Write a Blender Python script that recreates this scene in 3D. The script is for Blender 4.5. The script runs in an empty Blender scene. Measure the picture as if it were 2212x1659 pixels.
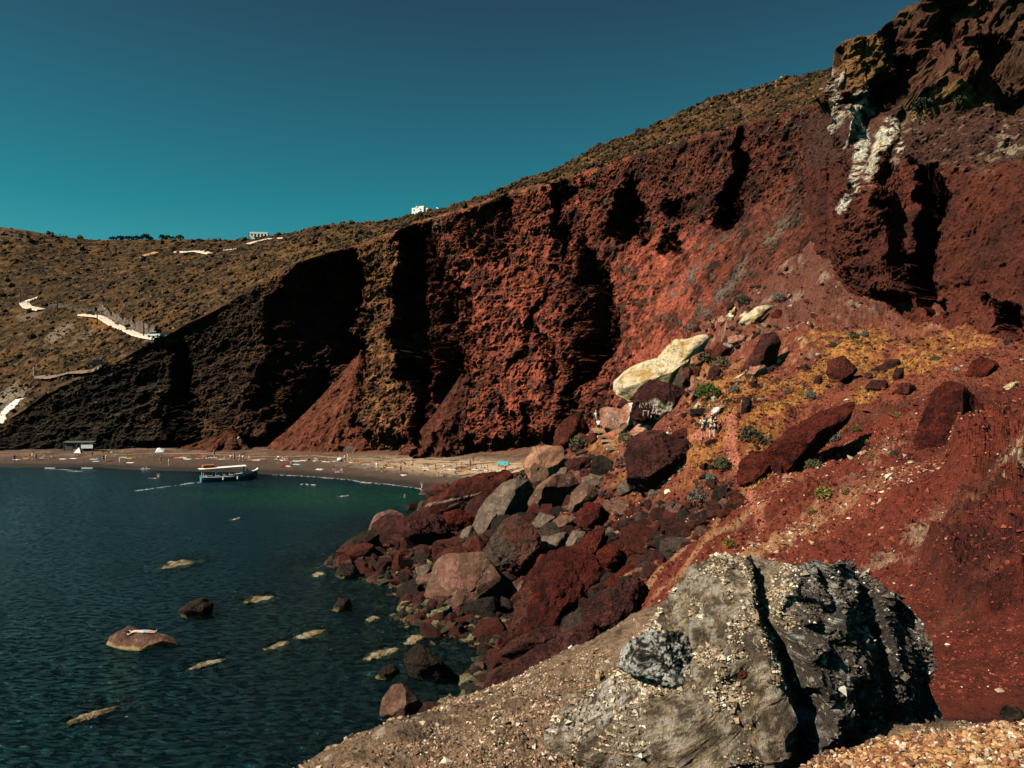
import bpy, math, random
import numpy as np
from mathutils import Vector, Matrix
C = bpy.data.collections.new("scene"); bpy.context.scene.collection.children.link(C)
scene = bpy.context.scene
# ------------------------------------------------------------------ camera
CAMH, FPX, HOR = 16.4, 768.0, 391.0          # eye height over the sea, focal length and horizon row for a 1024x768 frame
cam_data = bpy.data.cameras.new("camera"); cam = bpy.data.objects.new("camera", cam_data); C.objects.link(cam)
cam.location = (0, 0, CAMH); cam.rotation_euler = (math.radians(90), 0, 0)
cam_data.sensor_width = 36; cam_data.lens = 36 * FPX / 1024.0
cam_data.shift_y = (HOR - 384) / 1024.0
cam_data.clip_start = 0.1; cam_data.clip_end = 20000
scene.camera = cam
# ------------------------------------------------------------------ light
TOSUN = Vector((-0.67, -0.31, 0.67)).normalized()
elev = math.asin(TOSUN.z); azim = math.atan2(TOSUN.x, TOSUN.y)
w = bpy.data.worlds.new("World"); scene.world = w; w.use_nodes = True
nt = w.node_tree; nt.nodes.clear()
out = nt.nodes.new("ShaderNodeOutputWorld"); bg = nt.nodes.new("ShaderNodeBackground")
sky = nt.nodes.new("ShaderNodeTexSky"); sky.sky_type = 'NISHITA'; sky.sun_disc = False
sky.sun_elevation = elev; sky.sun_rotation = azim; sky.air_density = 1.0; sky.dust_density = 0.3; sky.ozone_density = 3.0
tint = nt.nodes.new("ShaderNodeMix"); tint.data_type = 'RGBA'; tint.blend_type = 'MULTIPLY'; tint.inputs[0].default_value = 1.0
tc = nt.nodes.new("ShaderNodeTexCoord"); sp = nt.nodes.new("ShaderNodeSeparateXYZ"); rp = nt.nodes.new("ShaderNodeValToRGB")
nt.links.new(tc.outputs['Generated'], sp.inputs[0]); nt.links.new(sp.outputs['Z'], rp.inputs[0])
rp.color_ramp.elements[0].position = 0.0; rp.color_ramp.elements[0].color = (0.42, 1.25, 1.0, 1)
rp.color_ramp.elements[1].position = 0.50; rp.color_ramp.elements[1].color = (0.25, 0.34, 0.34, 1)
e = rp.color_ramp.elements.new(0.22); e.color = (0.13, .84, 0.66, 1)
nt.links.new(sky.outputs[0], tint.inputs[6]); nt.links.new(rp.outputs[0], tint.inputs[7])
nt.links.new(tint.outputs[2], bg.inputs[0]); bg.inputs[1].default_value = 0.060
nt.links.new(bg.outputs[0], out.inputs[0])
sd = bpy.data.lights.new("sun", 'SUN'); sd.energy = 5.0; sd.angle = math.radians(0.53); sd.color = (1.0, 0.91, 0.77)
so = bpy.data.objects.new("sun", sd); C.objects.link(so); so.rotation_euler = TOSUN.to_track_quat('Z', 'Y').to_euler()
scene.view_settings.view_transform = 'Standard'; scene.view_settings.look = 'None'
scene.view_settings.exposure = 0.5; scene.view_settings.gamma = 1.0
scene.render.resolution_x = 1024; scene.render.resolution_y = 768
scene.render.engine = 'CYCLES'
scene.cycles.max_bounces = 4; scene.cycles.diffuse_bounces = 0; scene.cycles.transparent_max_bounces = 6
# ------------------------------------------------------------------ noise
_r = np.random.RandomState(7)
TAB = _r.rand(64, 64, 64).astype(np.float32)
def vnoise(x, y, z):
    xi = np.floor(x).astype(np.int64); yi = np.floor(y).astype(np.int64); zi = np.floor(z).astype(np.int64)
    fx = (x - xi).astype(np.float32); fy = (y - yi).astype(np.float32); fz = (z - zi).astype(np.float32)
    fx = fx*fx*(3-2*fx); fy = fy*fy*(3-2*fy); fz = fz*fz*(3-2*fz)
    x0 = xi & 63; x1 = (xi+1) & 63; y0 = yi & 63; y1 = (yi+1) & 63; z0 = zi & 63; z1 = (zi+1) & 63
    a = TAB[x0,y0,z0]*(1-fx)+TAB[x1,y0,z0]*fx; b = TAB[x0,y1,z0]*(1-fx)+TAB[x1,y1,z0]*fx
    c = TAB[x0,y0,z1]*(1-fx)+TAB[x1,y0,z1]*fx; d = TAB[x0,y1,z1]*(1-fx)+TAB[x1,y1,z1]*fx
    return ((a*(1-fy)+b*fy)*(1-fz) + (c*(1-fy)+d*fy)*fz)*2-1
def fbm(P, size, octv=4, seed=0, ridge=False, gain=0.5, st=(1,1,1)):
    """P (...,3) metres; size = size in metres of the largest feature"""
    s = 1.0/size; amp = 1.0; tot = 0; out = 0
    for o in range(octv):
        k = seed*17.3 + o*5.71
        n = vnoise(P[...,0]*s*st[0]+k, P[...,1]*s*st[1]+k*1.7, P[...,2]*s*st[2]+k*0.6)
        if ridge: n = 1-2*np.abs(n)
        out = out + n*amp; tot += amp; amp *= gain; s *= 2.03
    return out/tot
def sm(a, b, x):
    t = np.clip((x-a)/(b-a), 0, 1); return t*t*(3-2*t)
def P3(u, v, D):
    u = np.asarray(u, float); v = np.asarray(v, float); D = np.asarray(D, float)
    return np.stack([(u-512)/FPX*D, D+0*u, CAMH-(v-HOR)/FPX*D], -1)
def UV(P): return P[...,0]/P[...,1]*FPX+512, HOR-(P[...,2]-CAMH)/P[...,1]*FPX
def mix(a, b, w):
    w = np.asarray(w)[..., None]; return a*(1-w)+np.asarray(b)*w
# ------------------------------------------------------------------ mesh helpers
def new_obj(name, me, mat=None, parent=None, kind=None, label=None, cat=None, group=None):
    o = bpy.data.objects.new(name, me); C.objects.link(o)
    if mat is not None and me is not None: me.materials.append(mat)
    if parent is not None: o.parent = parent
    if kind: o['kind'] = kind
    if label: o['label'] = label
    if cat: o['category'] = cat
    if group: o['group'] = group
    return o
def mesh_np(name, V, Fq, col=None, smooth=False):
    """V (n,3); Fq (m,k) faces all with k corners"""
    me = bpy.data.meshes.new(name); V = np.ascontiguousarray(V, np.float32); Fq = np.ascontiguousarray(Fq, np.int32)
    m, k = Fq.shape
    me.vertices.add(len(V)); me.vertices.foreach_set('co', V.ravel())
    me.loops.add(m*k); me.loops.foreach_set('vertex_index', Fq.ravel())
    me.polygons.add(m); me.polygons.foreach_set('loop_start', np.arange(0, m*k, k, dtype=np.int32))
    me.polygons.foreach_set('use_smooth', np.full(m, smooth))
    if col is not None:
        a = me.color_attributes.new('Col', 'FLOAT_COLOR', 'POINT')
        c4 = np.ones((len(V), 4), np.float32); c4[:, :3] = np.clip(col.reshape(-1, 3), 0.002, 1); a.data.foreach_set('color', c4.ravel())
    me.update(calc_edges=True); return me
def grid_mesh(name, G, col, smooth=False):
    n, m = G.shape[:2]; idx = np.arange(n*m).reshape(n, m)
    F = np.stack([idx[:-1,:-1], idx[1:,:-1], idx[1:,1:], idx[:-1,1:]], -1).reshape(-1, 4)
    return mesh_np(name, G.reshape(-1, 3), F, col.reshape(-1, 3), smooth)
def herm(x, xp, fp):
    """smooth interpolation (limited slopes) of fp (n,...) at x"""
    xp = np.asarray(xp, float); fp = np.asarray(fp, float); h = np.diff(xp); sh = (len(h),)+(1,)*(fp.ndim-1)
    d = np.diff(fp, axis=0)/h.reshape(sh)
    m = np.zeros_like(fp); m[0] = d[0]; m[-1] = d[-1]
    m[1:-1] = np.where(d[:-1]*d[1:] > 0, 2*d[:-1]*d[1:]/(d[:-1]+d[1:]+1e-30*0+np.where(d[:-1]+d[1:] == 0, 1, 0)), 0)
    i = np.clip(np.searchsorted(xp, x)-1, 0, len(xp)-2); hh = (xp[i+1]-xp[i]); t = (x-xp[i])/hh
    s1 = (len(x),)+(1,)*(fp.ndim-1); t = t.reshape(s1); hh = hh.reshape(s1)
    return (2*t**3-3*t**2+1)*fp[i]+(t**3-2*t**2+t)*hh*m[i]+(-2*t**3+3*t**2)*fp[i+1]+(t**3-t**2)*hh*m[i+1]
def normals(G):
    a = np.gradient(G, axis=0); b = np.gradient(G, axis=1); n = np.cross(b, a)
    n /= np.linalg.norm(n, axis=-1, keepdims=True)+1e-9
    s = np.sign(np.sum(n*(np.array([0,0,CAMH])-G), -1, keepdims=True).mean()); return n*s
# ------------------------------------------------------------------ materials
def N(nt, t, **kw):
    n = nt.nodes.new(t)
    for k, v in kw.items(): setattr(n, k, v)
    return n
def rock_mat(name, s1=0.5, s2=3.0, bump=0.6, dist=0.3, rough=0.95, var=0.5, base=None, spec=0.15, pit=None, fleck=None):
    """base colour from the Col attribute (or base) times procedural noise; bump from two noises; scales in 1/metre"""
    m = bpy.data.materials.new(name); m.use_nodes = True; nt = m.node_tree; b = nt.nodes['Principled BSDF']
    b.inputs['Roughness'].default_value = rough; b.inputs['Specular IOR Level'].default_value = spec
    if base is None: src = N(nt, "ShaderNodeVertexColor", layer_name='Col').outputs[0]
    else:
        rgb = N(nt, "ShaderNodeRGB"); rgb.outputs[0].default_value = (*base, 1); src = rgb.outputs[0]
    tc = N(nt, "ShaderNodeTexCoord")
    n1 = N(nt, "ShaderNodeTexNoise"); n1.inputs['Scale'].default_value = s1; n1.inputs['Detail'].default_value = 5; n1.inputs['Roughness'].default_value = 0.7
    n2 = N(nt, "ShaderNodeTexNoise"); n2.inputs['Scale'].default_value = s2; n2.inputs['Detail'].default_value = 6; n2.inputs['Roughness'].default_value = 0.75
    for n in (n1, n2): nt.links.new(tc.outputs['Object'], n.inputs['Vector'])
    ad = N(nt, "ShaderNodeMath", operation='ADD'); nt.links.new(n1.outputs[0], ad.inputs[0]); nt.links.new(n2.outputs[0], ad.inputs[1])
    mr = N(nt, "ShaderNodeMapRange"); mr.inputs[1].default_value = 0.72; mr.inputs[2].default_value = 1.28
    mr.inputs[3].default_value = 1-var; mr.inputs[4].default_value = 1+var; nt.links.new(ad.outputs[0], mr.inputs[0])
    mx = N(nt, "ShaderNodeVectorMath", operation='SCALE'); nt.links.new(src, mx.inputs[0]); nt.links.new(mr.outputs[0], mx.inputs['Scale'])
    last = mx.outputs[0]; hts = []
    for prm, lo, hi, c_ in ((pit, .56, .66, (.018,.014,.012)), (fleck, .57, .62, None)):
        if not prm: continue
        sc_, amt = prm[:2]; c_ = prm[2] if len(prm) > 2 else c_
        n3 = N(nt, "ShaderNodeTexNoise"); n3.inputs['Scale'].default_value = sc_; n3.inputs['Detail'].default_value = 5; n3.inputs['Roughness'].default_value = .68; n3.inputs['Distortion'].default_value = .5
        nt.links.new(tc.outputs['Object'], n3.inputs['Vector']); m3 = N(nt, "ShaderNodeMapRange"); m3.inputs[1].default_value = lo; m3.inputs[2].default_value = hi; m3.inputs[3].default_value = 0; m3.inputs[4].default_value = amt; nt.links.new(n3.outputs[0], m3.inputs[0])
        k3 = N(nt, "ShaderNodeMix"); k3.data_type = 'RGBA'; nt.links.new(m3.outputs[0], k3.inputs[0]); nt.links.new(last, k3.inputs[6]); k3.inputs[7].default_value = (*c_, 1); last = k3.outputs[2]; hts.append((m3, -1 if prm is pit else .6))
    nt.links.new(last, b.inputs['Base Color'])
    if bump > 0:
        bp = N(nt, "ShaderNodeBump"); bp.inputs['Strength'].default_value = bump; bp.inputs['Distance'].default_value = dist
        hs = ad.outputs[0]
        for m3, k_ in hts:
            q3 = N(nt, "ShaderNodeMath", operation='MULTIPLY_ADD'); q3.inputs[1].default_value = k_*.5; nt.links.new(m3.outputs[0], q3.inputs[0]); nt.links.new(hs, q3.inputs[2]); hs = q3.outputs[0]
        nt.links.new(hs, bp.inputs['Height']); nt.links.new(bp.outputs[0], b.inputs['Normal'])
    return m
_mc = {}
def flat_mat(col, rough=0.8, name=None, spec=0.3):
    k = (tuple(round(c, 3) for c in col), rough)
    if k not in _mc: _mc[k] = rock_mat(name or 'paint', 3, 20, 0.15, 0.02, rough, 0.12, col, spec)
    return _mc[k]
# =================================================================== hillside and main cliff
ROW6 = {-80:[(446,186),(425,205),(385,240),(330,290),(270,360),(222,430)],
 0:[(424,192),(405,210),(378,245),(330,300),(272,370),(227,430)],
 50:[(392,196),(375,215),(352,250),(318,300),(270,370),(234,440)],
 100:[(369,200),(354,225),(335,255),(305,300),(268,370),(240,450)],
 160:[(338,206),(325,228),(308,255),(285,300),(262,370),(239.5,450)],
 232:[(300,210),(288,235),(275,265),(262,305),(250,370),(240,440)],
 278:[(272,212),(265,235),(257,265),(249,300),(243,350),(235,400)],
 324:[(254,212),(248,230),(242,255),(237,285),(232,320),(226,350)],
 377:[(238,212),(222.5,330)], 400:[(229,212),(219,330)], 417:[(221,210),(215.5,325)], 444:[(213.5,206),(209.5,290)], 486:[(200,201),(196,235)],
 514:[(190,198),(184.5,212)], 556:[(179,192),(169,208)], 600:[(166,184),(147,204)], 650:[(149,174),(128,196)],
 700:[(135,163),(104,190)], 741:[(124,152),(91,180)], 796:[(109,138),(77,170)], 840:[(100,128),(68,160)], 900:[(92,120),(60,155)]}
us = np.array(sorted(ROW6)); L6 = []
for u in us:
    r = ROW6[int(u)]
    if len(r) == 2: r = [tuple(np.array(r[0])*(1-t)+np.array(r[1])*t) for t in (0, .1, .3, .55, .8, 1)]
    L6.append(r)
L6 = np.array(L6)                                   # (ncol,6,2)
NC = 1500
uu = np.linspace(-80, 900, NC)
Lc = herm(uu, us, L6)                               # (NC,6,2)
jag = fbm(np.stack([uu*0.3, uu*0+3, uu*0], -1), 8, 4, 3)*2.2*np.interp(uu, [380,440,560,900], [1.5,.5,.7,1.3]); Lc[:,0,0] += jag
Lc[:,5,0] += fbm(np.stack([uu, uu*0+9, uu*0], -1), 40, 5, 5)*np.interp(uu, [-80,377,420,560,900], [1.2,1.5,.8,1.5,3])
rimV, rimD = Lc[:,0,0].copy(), Lc[:,0,1].copy()
NR = 420
tt = np.linspace(0, 5, NR)
Hr = herm(tt, np.arange(6), np.transpose(Lc, (1, 0, 2)))            # (NR,NC,2)
HG = P3(np.broadcast_to(uu, Hr.shape[:2]), Hr[...,0], Hr[...,1])
fade = sm(0, .12, tt)[:, None]*sm(5, 4.6, tt)[:, None]
hu, hv = UV(HG)
big = fbm(HG, 45, 5, 11)*2.6*sm(0.3, 2, tt)[:, None]*np.interp(hu, [330, 430], [1, .25])
rid = fbm(HG, 16, 4, 12, ridge=True)*1.3*np.interp(hu, [330, 430], [1, .35])
scr = np.maximum(fbm(HG, 2.6, 3, 13), 0)*1.5
HG[...,2] += (big+rid*0.6+scr)*fade
# back skirt
sk = HG[-1:].copy(); sk[...,1] *= 1.25; sk[...,0] *= 1.25; sk[...,2] -= 25
n1 = fbm(HG, 22, 5, 21); n2 = fbm(HG, 3.0, 4, 22); n3 = fbm(HG, 1.2, 3, 23); n4 = fbm(HG, 60, 3, 27)
hcol = np.zeros(HG.shape)+np.array([.090, .044, .015])
hcol = mix(hcol, [.165, .078, .022], sm(0.0, .5, n1+n4*.5)*.7)
hcol = mix(hcol, [.012, .011, .006], sm(-.04, .16, n2*.8+n3*.8)*.9)
hcol = mix(hcol, [.26, .16, .08], sm(.24, .42, n3-n2*.4)*.5)
# dry-stone terrace lines follow the contours on the far hill
zz = HG[...,2]+fbm(HG, 30, 2, 24)*3
terr = sm(.80, .97, np.abs(np.sin(zz*np.pi/4.2)))*np.clip((Hr[...,1]-250)/60, 0, 1)*sm(-.2, .2, fbm(HG, 25, 3, 25))
hcol = mix(hcol, [.03, .022, .012], terr*.75)
def soft(u, v, cu, cv, ru, rv, ang=0.0, k=0.35, nz=None):
    a = math.radians(ang); du = u-cu; dv = v-cv
    x = (du*math.cos(a)+dv*math.sin(a))/ru; y = (-du*math.sin(a)+dv*math.cos(a))/rv
    d = np.sqrt(x*x+y*y)
    if nz is not None: d = d+nz*.35
    return 1-sm(1-k, 1+k, d)
for (cu, cv, ru, rv, an, cl, st) in [(60,334,16,6,-30,(.30,.22,.15),.6),(85,338,20,6,-25,(.24,.16,.10),.5),(130,330,22,5,30,(.34,.24,.16),.6),
        (98,325,20,6,30,(.30,.12,.03),.7),(30,318,14,5,-20,(.28,.2,.14),.5),(300,250,30,6,-20,(.20,.10,.03),.6),(560,176,60,4,-14,(.2,.11,.035),.3),
        (720,120,90,10,-18,(.12,.05,.022),.6),(5,405,22,12,-40,(.36,.30,.22),.5),(12,236,20,3,10,(.2,.14,.08),.4)]:
    hcol = mix(hcol, cl, soft(hu, hv, cu, cv, ru, rv, an, .4, n2)*st)
HGa = np.concatenate([HG, sk]); hca = np.concatenate([hcol, hcol[-1:]])
M_hill = rock_mat('dry_scrub_hillside', .3, 1.5, .9, 1.1, .97, .75)
new_obj('hills', grid_mesh('hills', HGa, hca), M_hill, kind='structure')
# main cliff: foot line
FT = np.array([(-80,452,183),(0,451,185),(100,449,188),(200,448,190),(268,449,188),(343,449,187),(403,452,182),(463,456,177),(546,453,166),
      (600,432,152),(650,397,138),(700,352,125),(760,300,115),(830,238,106),(870,205,101),(900,190,99)], float)
ft = herm(uu, FT[:,0], FT[:,1:])
NV = 640
s = np.linspace(0, 1, NV)
foot = P3(uu, ft[:,0], ft[:,1]); foot[:,2] -= 0.0
rim = P3(uu, rimV, rimD)
# profile: the foot third slopes, the head stands nearly upright
prof = np.interp(s, [0, .12, .3, .6, .85, 1], [0, .10, .32, .68, .86, 1.0])
CG = foot[None]*(1-s[:, None, None])+rim[None]*s[:, None, None]
CG[...,0] = foot[None,:,0]*(1-prof[:,None])+rim[None,:,0]*prof[:,None]
CG[...,1] = foot[None,:,1]*(1-prof[:,None])+rim[None,:,1]*prof[:,None]
low = foot.copy(); low[:,2] -= 6
CN = normals(CG); CN[...,2] *= .3; CN /= np.linalg.norm(CN, axis=-1, keepdims=True)
cu, cv = UV(CG)
def recess(u, v, rows, depth, p, soften=5, nz=0):
    r = np.array(rows, float); L = np.interp(v, r[:,0], r[:,1])+nz; R = np.interp(v, r[:,0], r[:,2])+nz
    t = (u-L)/np.maximum(R-L, .5)
    pr = np.where(t < p, t/p, (1-t)/(1-p)); pr = np.clip(pr, 0, 1)
    f = sm(r[0,0]-soften, r[0,0]+soften*.3, v)*sm(r[-1,0]+soften, r[-1,0]-soften*.3, v)
    return pr**.75*f*depth
eN = 0
wu = fbm(CG, 11, 7, 31, gain=.70)*34+fbm(CG, 30, 2, 32)*10; wv = fbm(CG, 11, 7, 33, gain=.70)*34
rec = 0
rec = rec+recess(cu+wu, cv+wv, [(255,318,348),(275,290,354),(300,266,361),(340,260,358),(380,257,358),(420,262,360),(450,266,362)], 24, .95, 6)
rec = np.maximum(rec, recess(cu+wu, cv+wv, [(232,400,432),(262,388,440),(288,390,462),(312,396,473),(340,398,471),(376,402,466),(400,406,452),(420,412,446),(445,414,425)], 22, .10, 6))
rec = np.maximum(rec, recess(cu+wu, cv+wv, [(192,492,513),(212,462,511),(235,458,510),(258,474,506)], 9, .88, 5))
rec = np.maximum(rec, recess(cu+wu, cv+wv, [(178,553,561),(200,554,567),(230,558,571),(256,563,574)], 8, .25, 4))
rec = np.maximum(rec, recess(cu+wu, cv+wv, [(176,622,634),(200,608,646),(222,608,653),(242,611,650)], 13, .35, 3))
rec = np.maximum(rec, recess(cu+wu, cv+wv, [(255,588,600),(290,591,608),(312,592,612),(332,590,609),(352,582,603),(376,575,595),(394,572,583)], 10, .2, 5))
rec = np.maximum(rec, recess(cu+wu, cv+wv, [(124,735,748),(170,727,754),(200,720,746),(228,714,730)], 10, .3, 4))
rec = np.maximum(rec, recess(cu+wu, cv+wv, [(330,166,186),(391,166,191),(440,164,187)], 9, .9, 8))
rec = np.maximum(rec, recess(cu+wu, cv+wv, [(322,542,548),(350,543,550),(392,544,552)], 5, .3, 5))
rec = np.maximum(rec, recess(cu+wu, cv+wv, [(408,524,535),(440,526,540)], 7, .2, 5))
rec = np.maximum(rec, recess(cu+wu, cv+wv, [(400,503,512),(425,503,514)], 4, .2, 5))
rec = np.maximum(rec, recess(cu+wu, cv+wv, [(225,430,440),(262,428,446)], 6, .2, 5))
rec = np.maximum(rec, recess(cu+wu, cv+wv, [(300,545,560),(340,522,540),(370,508,520)], 3.5, .3, 8))
rec = np.maximum(rec, recess(cu+wu, cv+wv, [(150,575,590),(190,570,585)], 3, .3, 5))
rec = np.maximum(rec, recess(cu+wu, cv+wv, [(205,668,690),(222,672,688)], 5, .3, 5))
rec = np.maximum(rec, recess(cu+wu, cv+wv, [(240,668,684),(262,676,690)], 4, .3, 5))
# a fin standing inside the second hollow, and the spurs between hollows
rec = rec-recess(cu+wu, cv+wv, [(345,430,440),(375,416,432),(410,406,446),(450,402,444)], 16, .45, 6)
rec = rec-recess(cu+wu, cv+wv, [(235,566,592),(270,570,594),(310,560,594),(380,545,580),(430,530,570)], 5, .75, 10)
# undercut along the foot where the surf once worked
und = sm(.075, .03, s)[:, None]*np.interp(uu, [120,170,200,240,262,272,372,392,452,464,480,560,575], [0,1,0.3,1,1,0,0,1,1,0,.8,1,0])[None]
rec = rec+und*4.0
fadeC = sm(1, .965, s)[:, None]
cl1 = fbm(CG, 17, 4, 41, st=(1,1,.4))*3.2+fbm(CG, 20, 5, 46, ridge=True, st=(1,1,.28))*4.2*np.interp(cu, [150,350,700], [.35,.8,1])-2             # upright ribs
cl2 = fbm(CG, 5, 5, 42, ridge=True, gain=.70, st=(1,1,.75))*2.3
cl3 = fbm(CG, 1.6, 3, 43, gain=.75)*.9
wl = sm(300, 200, cu)                                  # tilted beds on the west part
tb = CG[...,2]-CG[...,0]*.50; bed = fbm(np.stack([CG[...,0]*.10, tb, CG[...,1]*.1], -1), 1.9, 3, 44, ridge=True, gain=.6)*.75*wl
slopeR = sm(600, 660, cu)*sm(190+(760-cu)*.33, 215+(760-cu)*.33, cv)       # loose red slope below the eastern wall
rock = (cl1*(1-slopeR*.5)+cl2*(1-slopeR*.45)+cl3*(1-slopeR*.2)+bed)
inw = (rec*(1+.45*fbm(CG, 7, 4, 45))-rock*(1+.5*sm(0,3,rec)))*fadeC
dirv = -CN*.55+np.array([0, .45, 0]); dirv[...,2] *= .4
CG2 = CG+dirv*inw[..., None]
CG2[-1] = CG[-1]
# colours
m1 = fbm(CG, 20, 4, 51); m2 = fbm(CG, 4, 4, 52); m3 = fbm(CG, 1.5, 3, 53)
top = np.clip((cv-rimV[None])/1.0, 0, 999)
ccol = np.zeros(CG.shape)+np.array([.160, .040, .022])
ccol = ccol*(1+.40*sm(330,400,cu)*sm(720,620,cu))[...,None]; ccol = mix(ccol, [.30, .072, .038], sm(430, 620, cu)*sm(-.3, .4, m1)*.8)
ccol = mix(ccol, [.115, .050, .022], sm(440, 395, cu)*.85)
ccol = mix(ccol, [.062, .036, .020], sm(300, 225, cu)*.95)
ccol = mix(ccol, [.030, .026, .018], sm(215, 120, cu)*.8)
ccol = mix(ccol, [.20, .085, .033], sm(330, 300, cu)*sm(120, 200, cu)*sm(375, 400, cv)*sm(-.1, .4, m1+.3)*.55)
ccol = mix(ccol, [.21, .095, .038], sm(345, 362, cu)*sm(425, 405, cu)*sm(-.2, .3, m2)*.7)
ccol = mix(ccol, [.20, .045, .026], sm(400, 430, cv)*sm(330, 400, cu)*.5)
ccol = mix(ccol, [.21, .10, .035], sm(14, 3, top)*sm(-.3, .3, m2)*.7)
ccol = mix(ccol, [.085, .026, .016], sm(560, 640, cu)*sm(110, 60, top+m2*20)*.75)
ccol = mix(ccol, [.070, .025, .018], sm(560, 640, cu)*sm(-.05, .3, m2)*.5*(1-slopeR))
ccol = mix(ccol, [.33, .078, .042], sm(455, 480, cu)*sm(600, 560, cu)*sm(225, 275, cv+(cu-520)*.2)*sm(-.35, .25, m1+m2*.5)*.8)
ccol = mix(ccol, [.30, .125, .050], sm(362, 368, cu)*sm(404, 396, cu)*sm(-.35, .2, m2)*.65)
ccol = mix(ccol, [.36, .085, .048], slopeR*sm(740, 660, cu)*.75)
ccol = mix(ccol, [.10, .030, .020], slopeR*sm(660, 720, cu)*sm(-.25, .2, m2+m1*.5)*.7)
ccol = mix(ccol, [.13, .04, .026], slopeR*sm(700, 760, cu)*.8)
ccol = mix(ccol, [.030, .016, .012], sm(.02, .26, m3+m2*.6)*.75)
ccol = mix(ccol, ccol*1.7, sm(.02, .3, -m3-m2*.5)*.6)
ccol = mix(ccol, [.40, .28, .20], sm(.36, .5, m3)*.22)
for (a, b, ru, rv, an, cl, st) in [(435,232,18,5,-50,(.34,.24,.18),.7),(372,244,14,4,-20,(.22,.14,.10),.8),(425,218,6,3,0,(.5,.35,.25),.5),(533,176,10,3,-15,(.40,.26,.15),.8),(378,252,7,8,20,(.25,.12,.05),.5),
        (690,275,60,8,-48,(.30,.22,.16),.45),(760,250,50,7,-50,(.32,.24,.16),.6),(715,300,30,9,-45,(.34,.25,.2),.4)]:
    ccol = mix(ccol, cl, soft(cu, cv, a, b, ru, rv, an, .4, m3*2)*st*sm(-.1,.25,m3+m2*.4))
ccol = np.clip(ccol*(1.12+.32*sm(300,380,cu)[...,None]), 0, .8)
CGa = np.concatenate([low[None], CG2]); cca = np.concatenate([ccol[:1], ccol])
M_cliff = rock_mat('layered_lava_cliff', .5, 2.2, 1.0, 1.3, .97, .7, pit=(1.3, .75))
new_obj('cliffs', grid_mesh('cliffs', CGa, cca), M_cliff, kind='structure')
# =================================================================== eastern cliff with the crag
EC = {805:[(262,116),(205,117),(170,119),(145,121),(130,123),(120,126)], 815:[(262,107),(205,108),(168,111),(140,114),(124,117),(115,119)],
 824:[(262,101),(206,101),(160,104),(132,106),(116,107),(108,110)], 830:[(264,100),(206,100),(160,103),(120,103),(98,103),(88,108)], 835:[(275,97),(210,96),(162,100),(108,102),(74,101),(49,106)],
 845:[(290,93),(215,92),(165,99),(115,102),(75,101),(41,106)],
 870:[(310,88),(200,88),(160,96),(112,101),(70,99),(33,104)],
 900:[(325,84),(190,86),(152,94),(108,100),(62,101),(14,106)],
 935:[(334,78),(180,82),(145,91),(104,98),(50,101),(-6,105)],
 980:[(342,72),(172,78),(138,87),(99,95),(30,99),(-26,104)],
 1024:[(350,66),(168,74),(132,84),(94,92),(15,96),(-48,102)],
 1090:[(368,60),(165,69),(126,79),(86,88),(0,93),(-80,99)],
 1180:[(395,52),(162,62),(118,74),(70,84),(-20,90),(-120,97)]}
eu = np.array(sorted(EC)); EL = np.array([EC[int(k)] for k in eu], float)
NE = 760; ue = np.linspace(805, 1180, NE)
El = herm(ue, eu, EL); se = np.linspace(0, 5, 760)
El[:,5,0] += fbm(np.stack([ue, ue*0+4, ue*0], -1), 30, 5, 6, gain=.6)*11*np.clip((ue-838)/20, 0, 1)
Er = herm(se, np.arange(6), np.transpose(El, (1,0,2)))
EG = P3(np.broadcast_to(ue, Er.shape[:2]), Er[...,0], Er[...,1])
EN = normals(EG); EN[...,2] *= .4; EN /= np.linalg.norm(EN, axis=-1, keepdims=True)
xu, xv = UV(EG)
en = 0
wx = fbm(EG, 7, 7, 61, gain=.70)*34; wy = fbm(EG, 7, 7, 59, gain=.70)*34
er = recess(xu+wx, xv+wy, [(165,915,936),(184,917,940),(217,915,944),(260,913,946),(293,922,948),(323,934,950)], 8, .12, 6)
er = np.maximum(er, recess(xu+wx, xv+wy, [(48,901,925),(66,893,927),(85,886,922),(94,886,912)], 5.5, .15, 4))
er = np.maximum(er, recess(xu+wx, xv+wy, [(38,985,1018),(60,972,1018),(80,968,1002)], 6, .12, 4))
er = np.maximum(er, recess(xu+wx, xv+wy, [(10,945,958),(52,946,955)], 4, .2, 4))
er = np.maximum(er, recess(xu+wx, xv+wy, [(120,832,843),(140,836,846),(156,838,848)], 2.5, .3, 3))
er = np.maximum(er, recess(xu+wx, xv+wy, [(165,884,902),(192,878,906)], 3, .3, 3))
er = np.maximum(er, recess(xu+wx, xv+wy, [(300,985,1012),(335,990,1016)], 5, .2, 5))
er = er-recess(xu+wx, xv+wy, [(200,838,895),(250,842,905),(300,856,925)], 4.0, .8, 8)     # square buttress below the white streak
er = er-recess(xu+wx, xv+wy, [(34,842,900),(60,833,894),(88,831,884)], 2.2, .5, 6)       # jutting brow of the crag
er = er-recess(xu+wx*.4, xv+wy*.4, [(104,836,866),(150,844,872),(186,850,868)], 3, .3, 6)-recess(xu+wx*.3, xv+wy*.3, [(112,872,902),(140,870,900),(168,872,888)], 3, .3, 6)
er = er-recess(xu+wx, xv+wy, [(60,928,956),(85,922,950)], 2.5, .7, 4)
er = er-recess(xu+wx, xv+wy, [(66,955,990),(94,952,985)], 2.5, .5, 4)
crag = sm(120, 100, xv)
seF = sm(5, 4.8, se)[:, None]
def stepn(x, k): return (np.floor(x*k)+sm(.25, .75, x*k-np.floor(x*k)))/k
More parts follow.
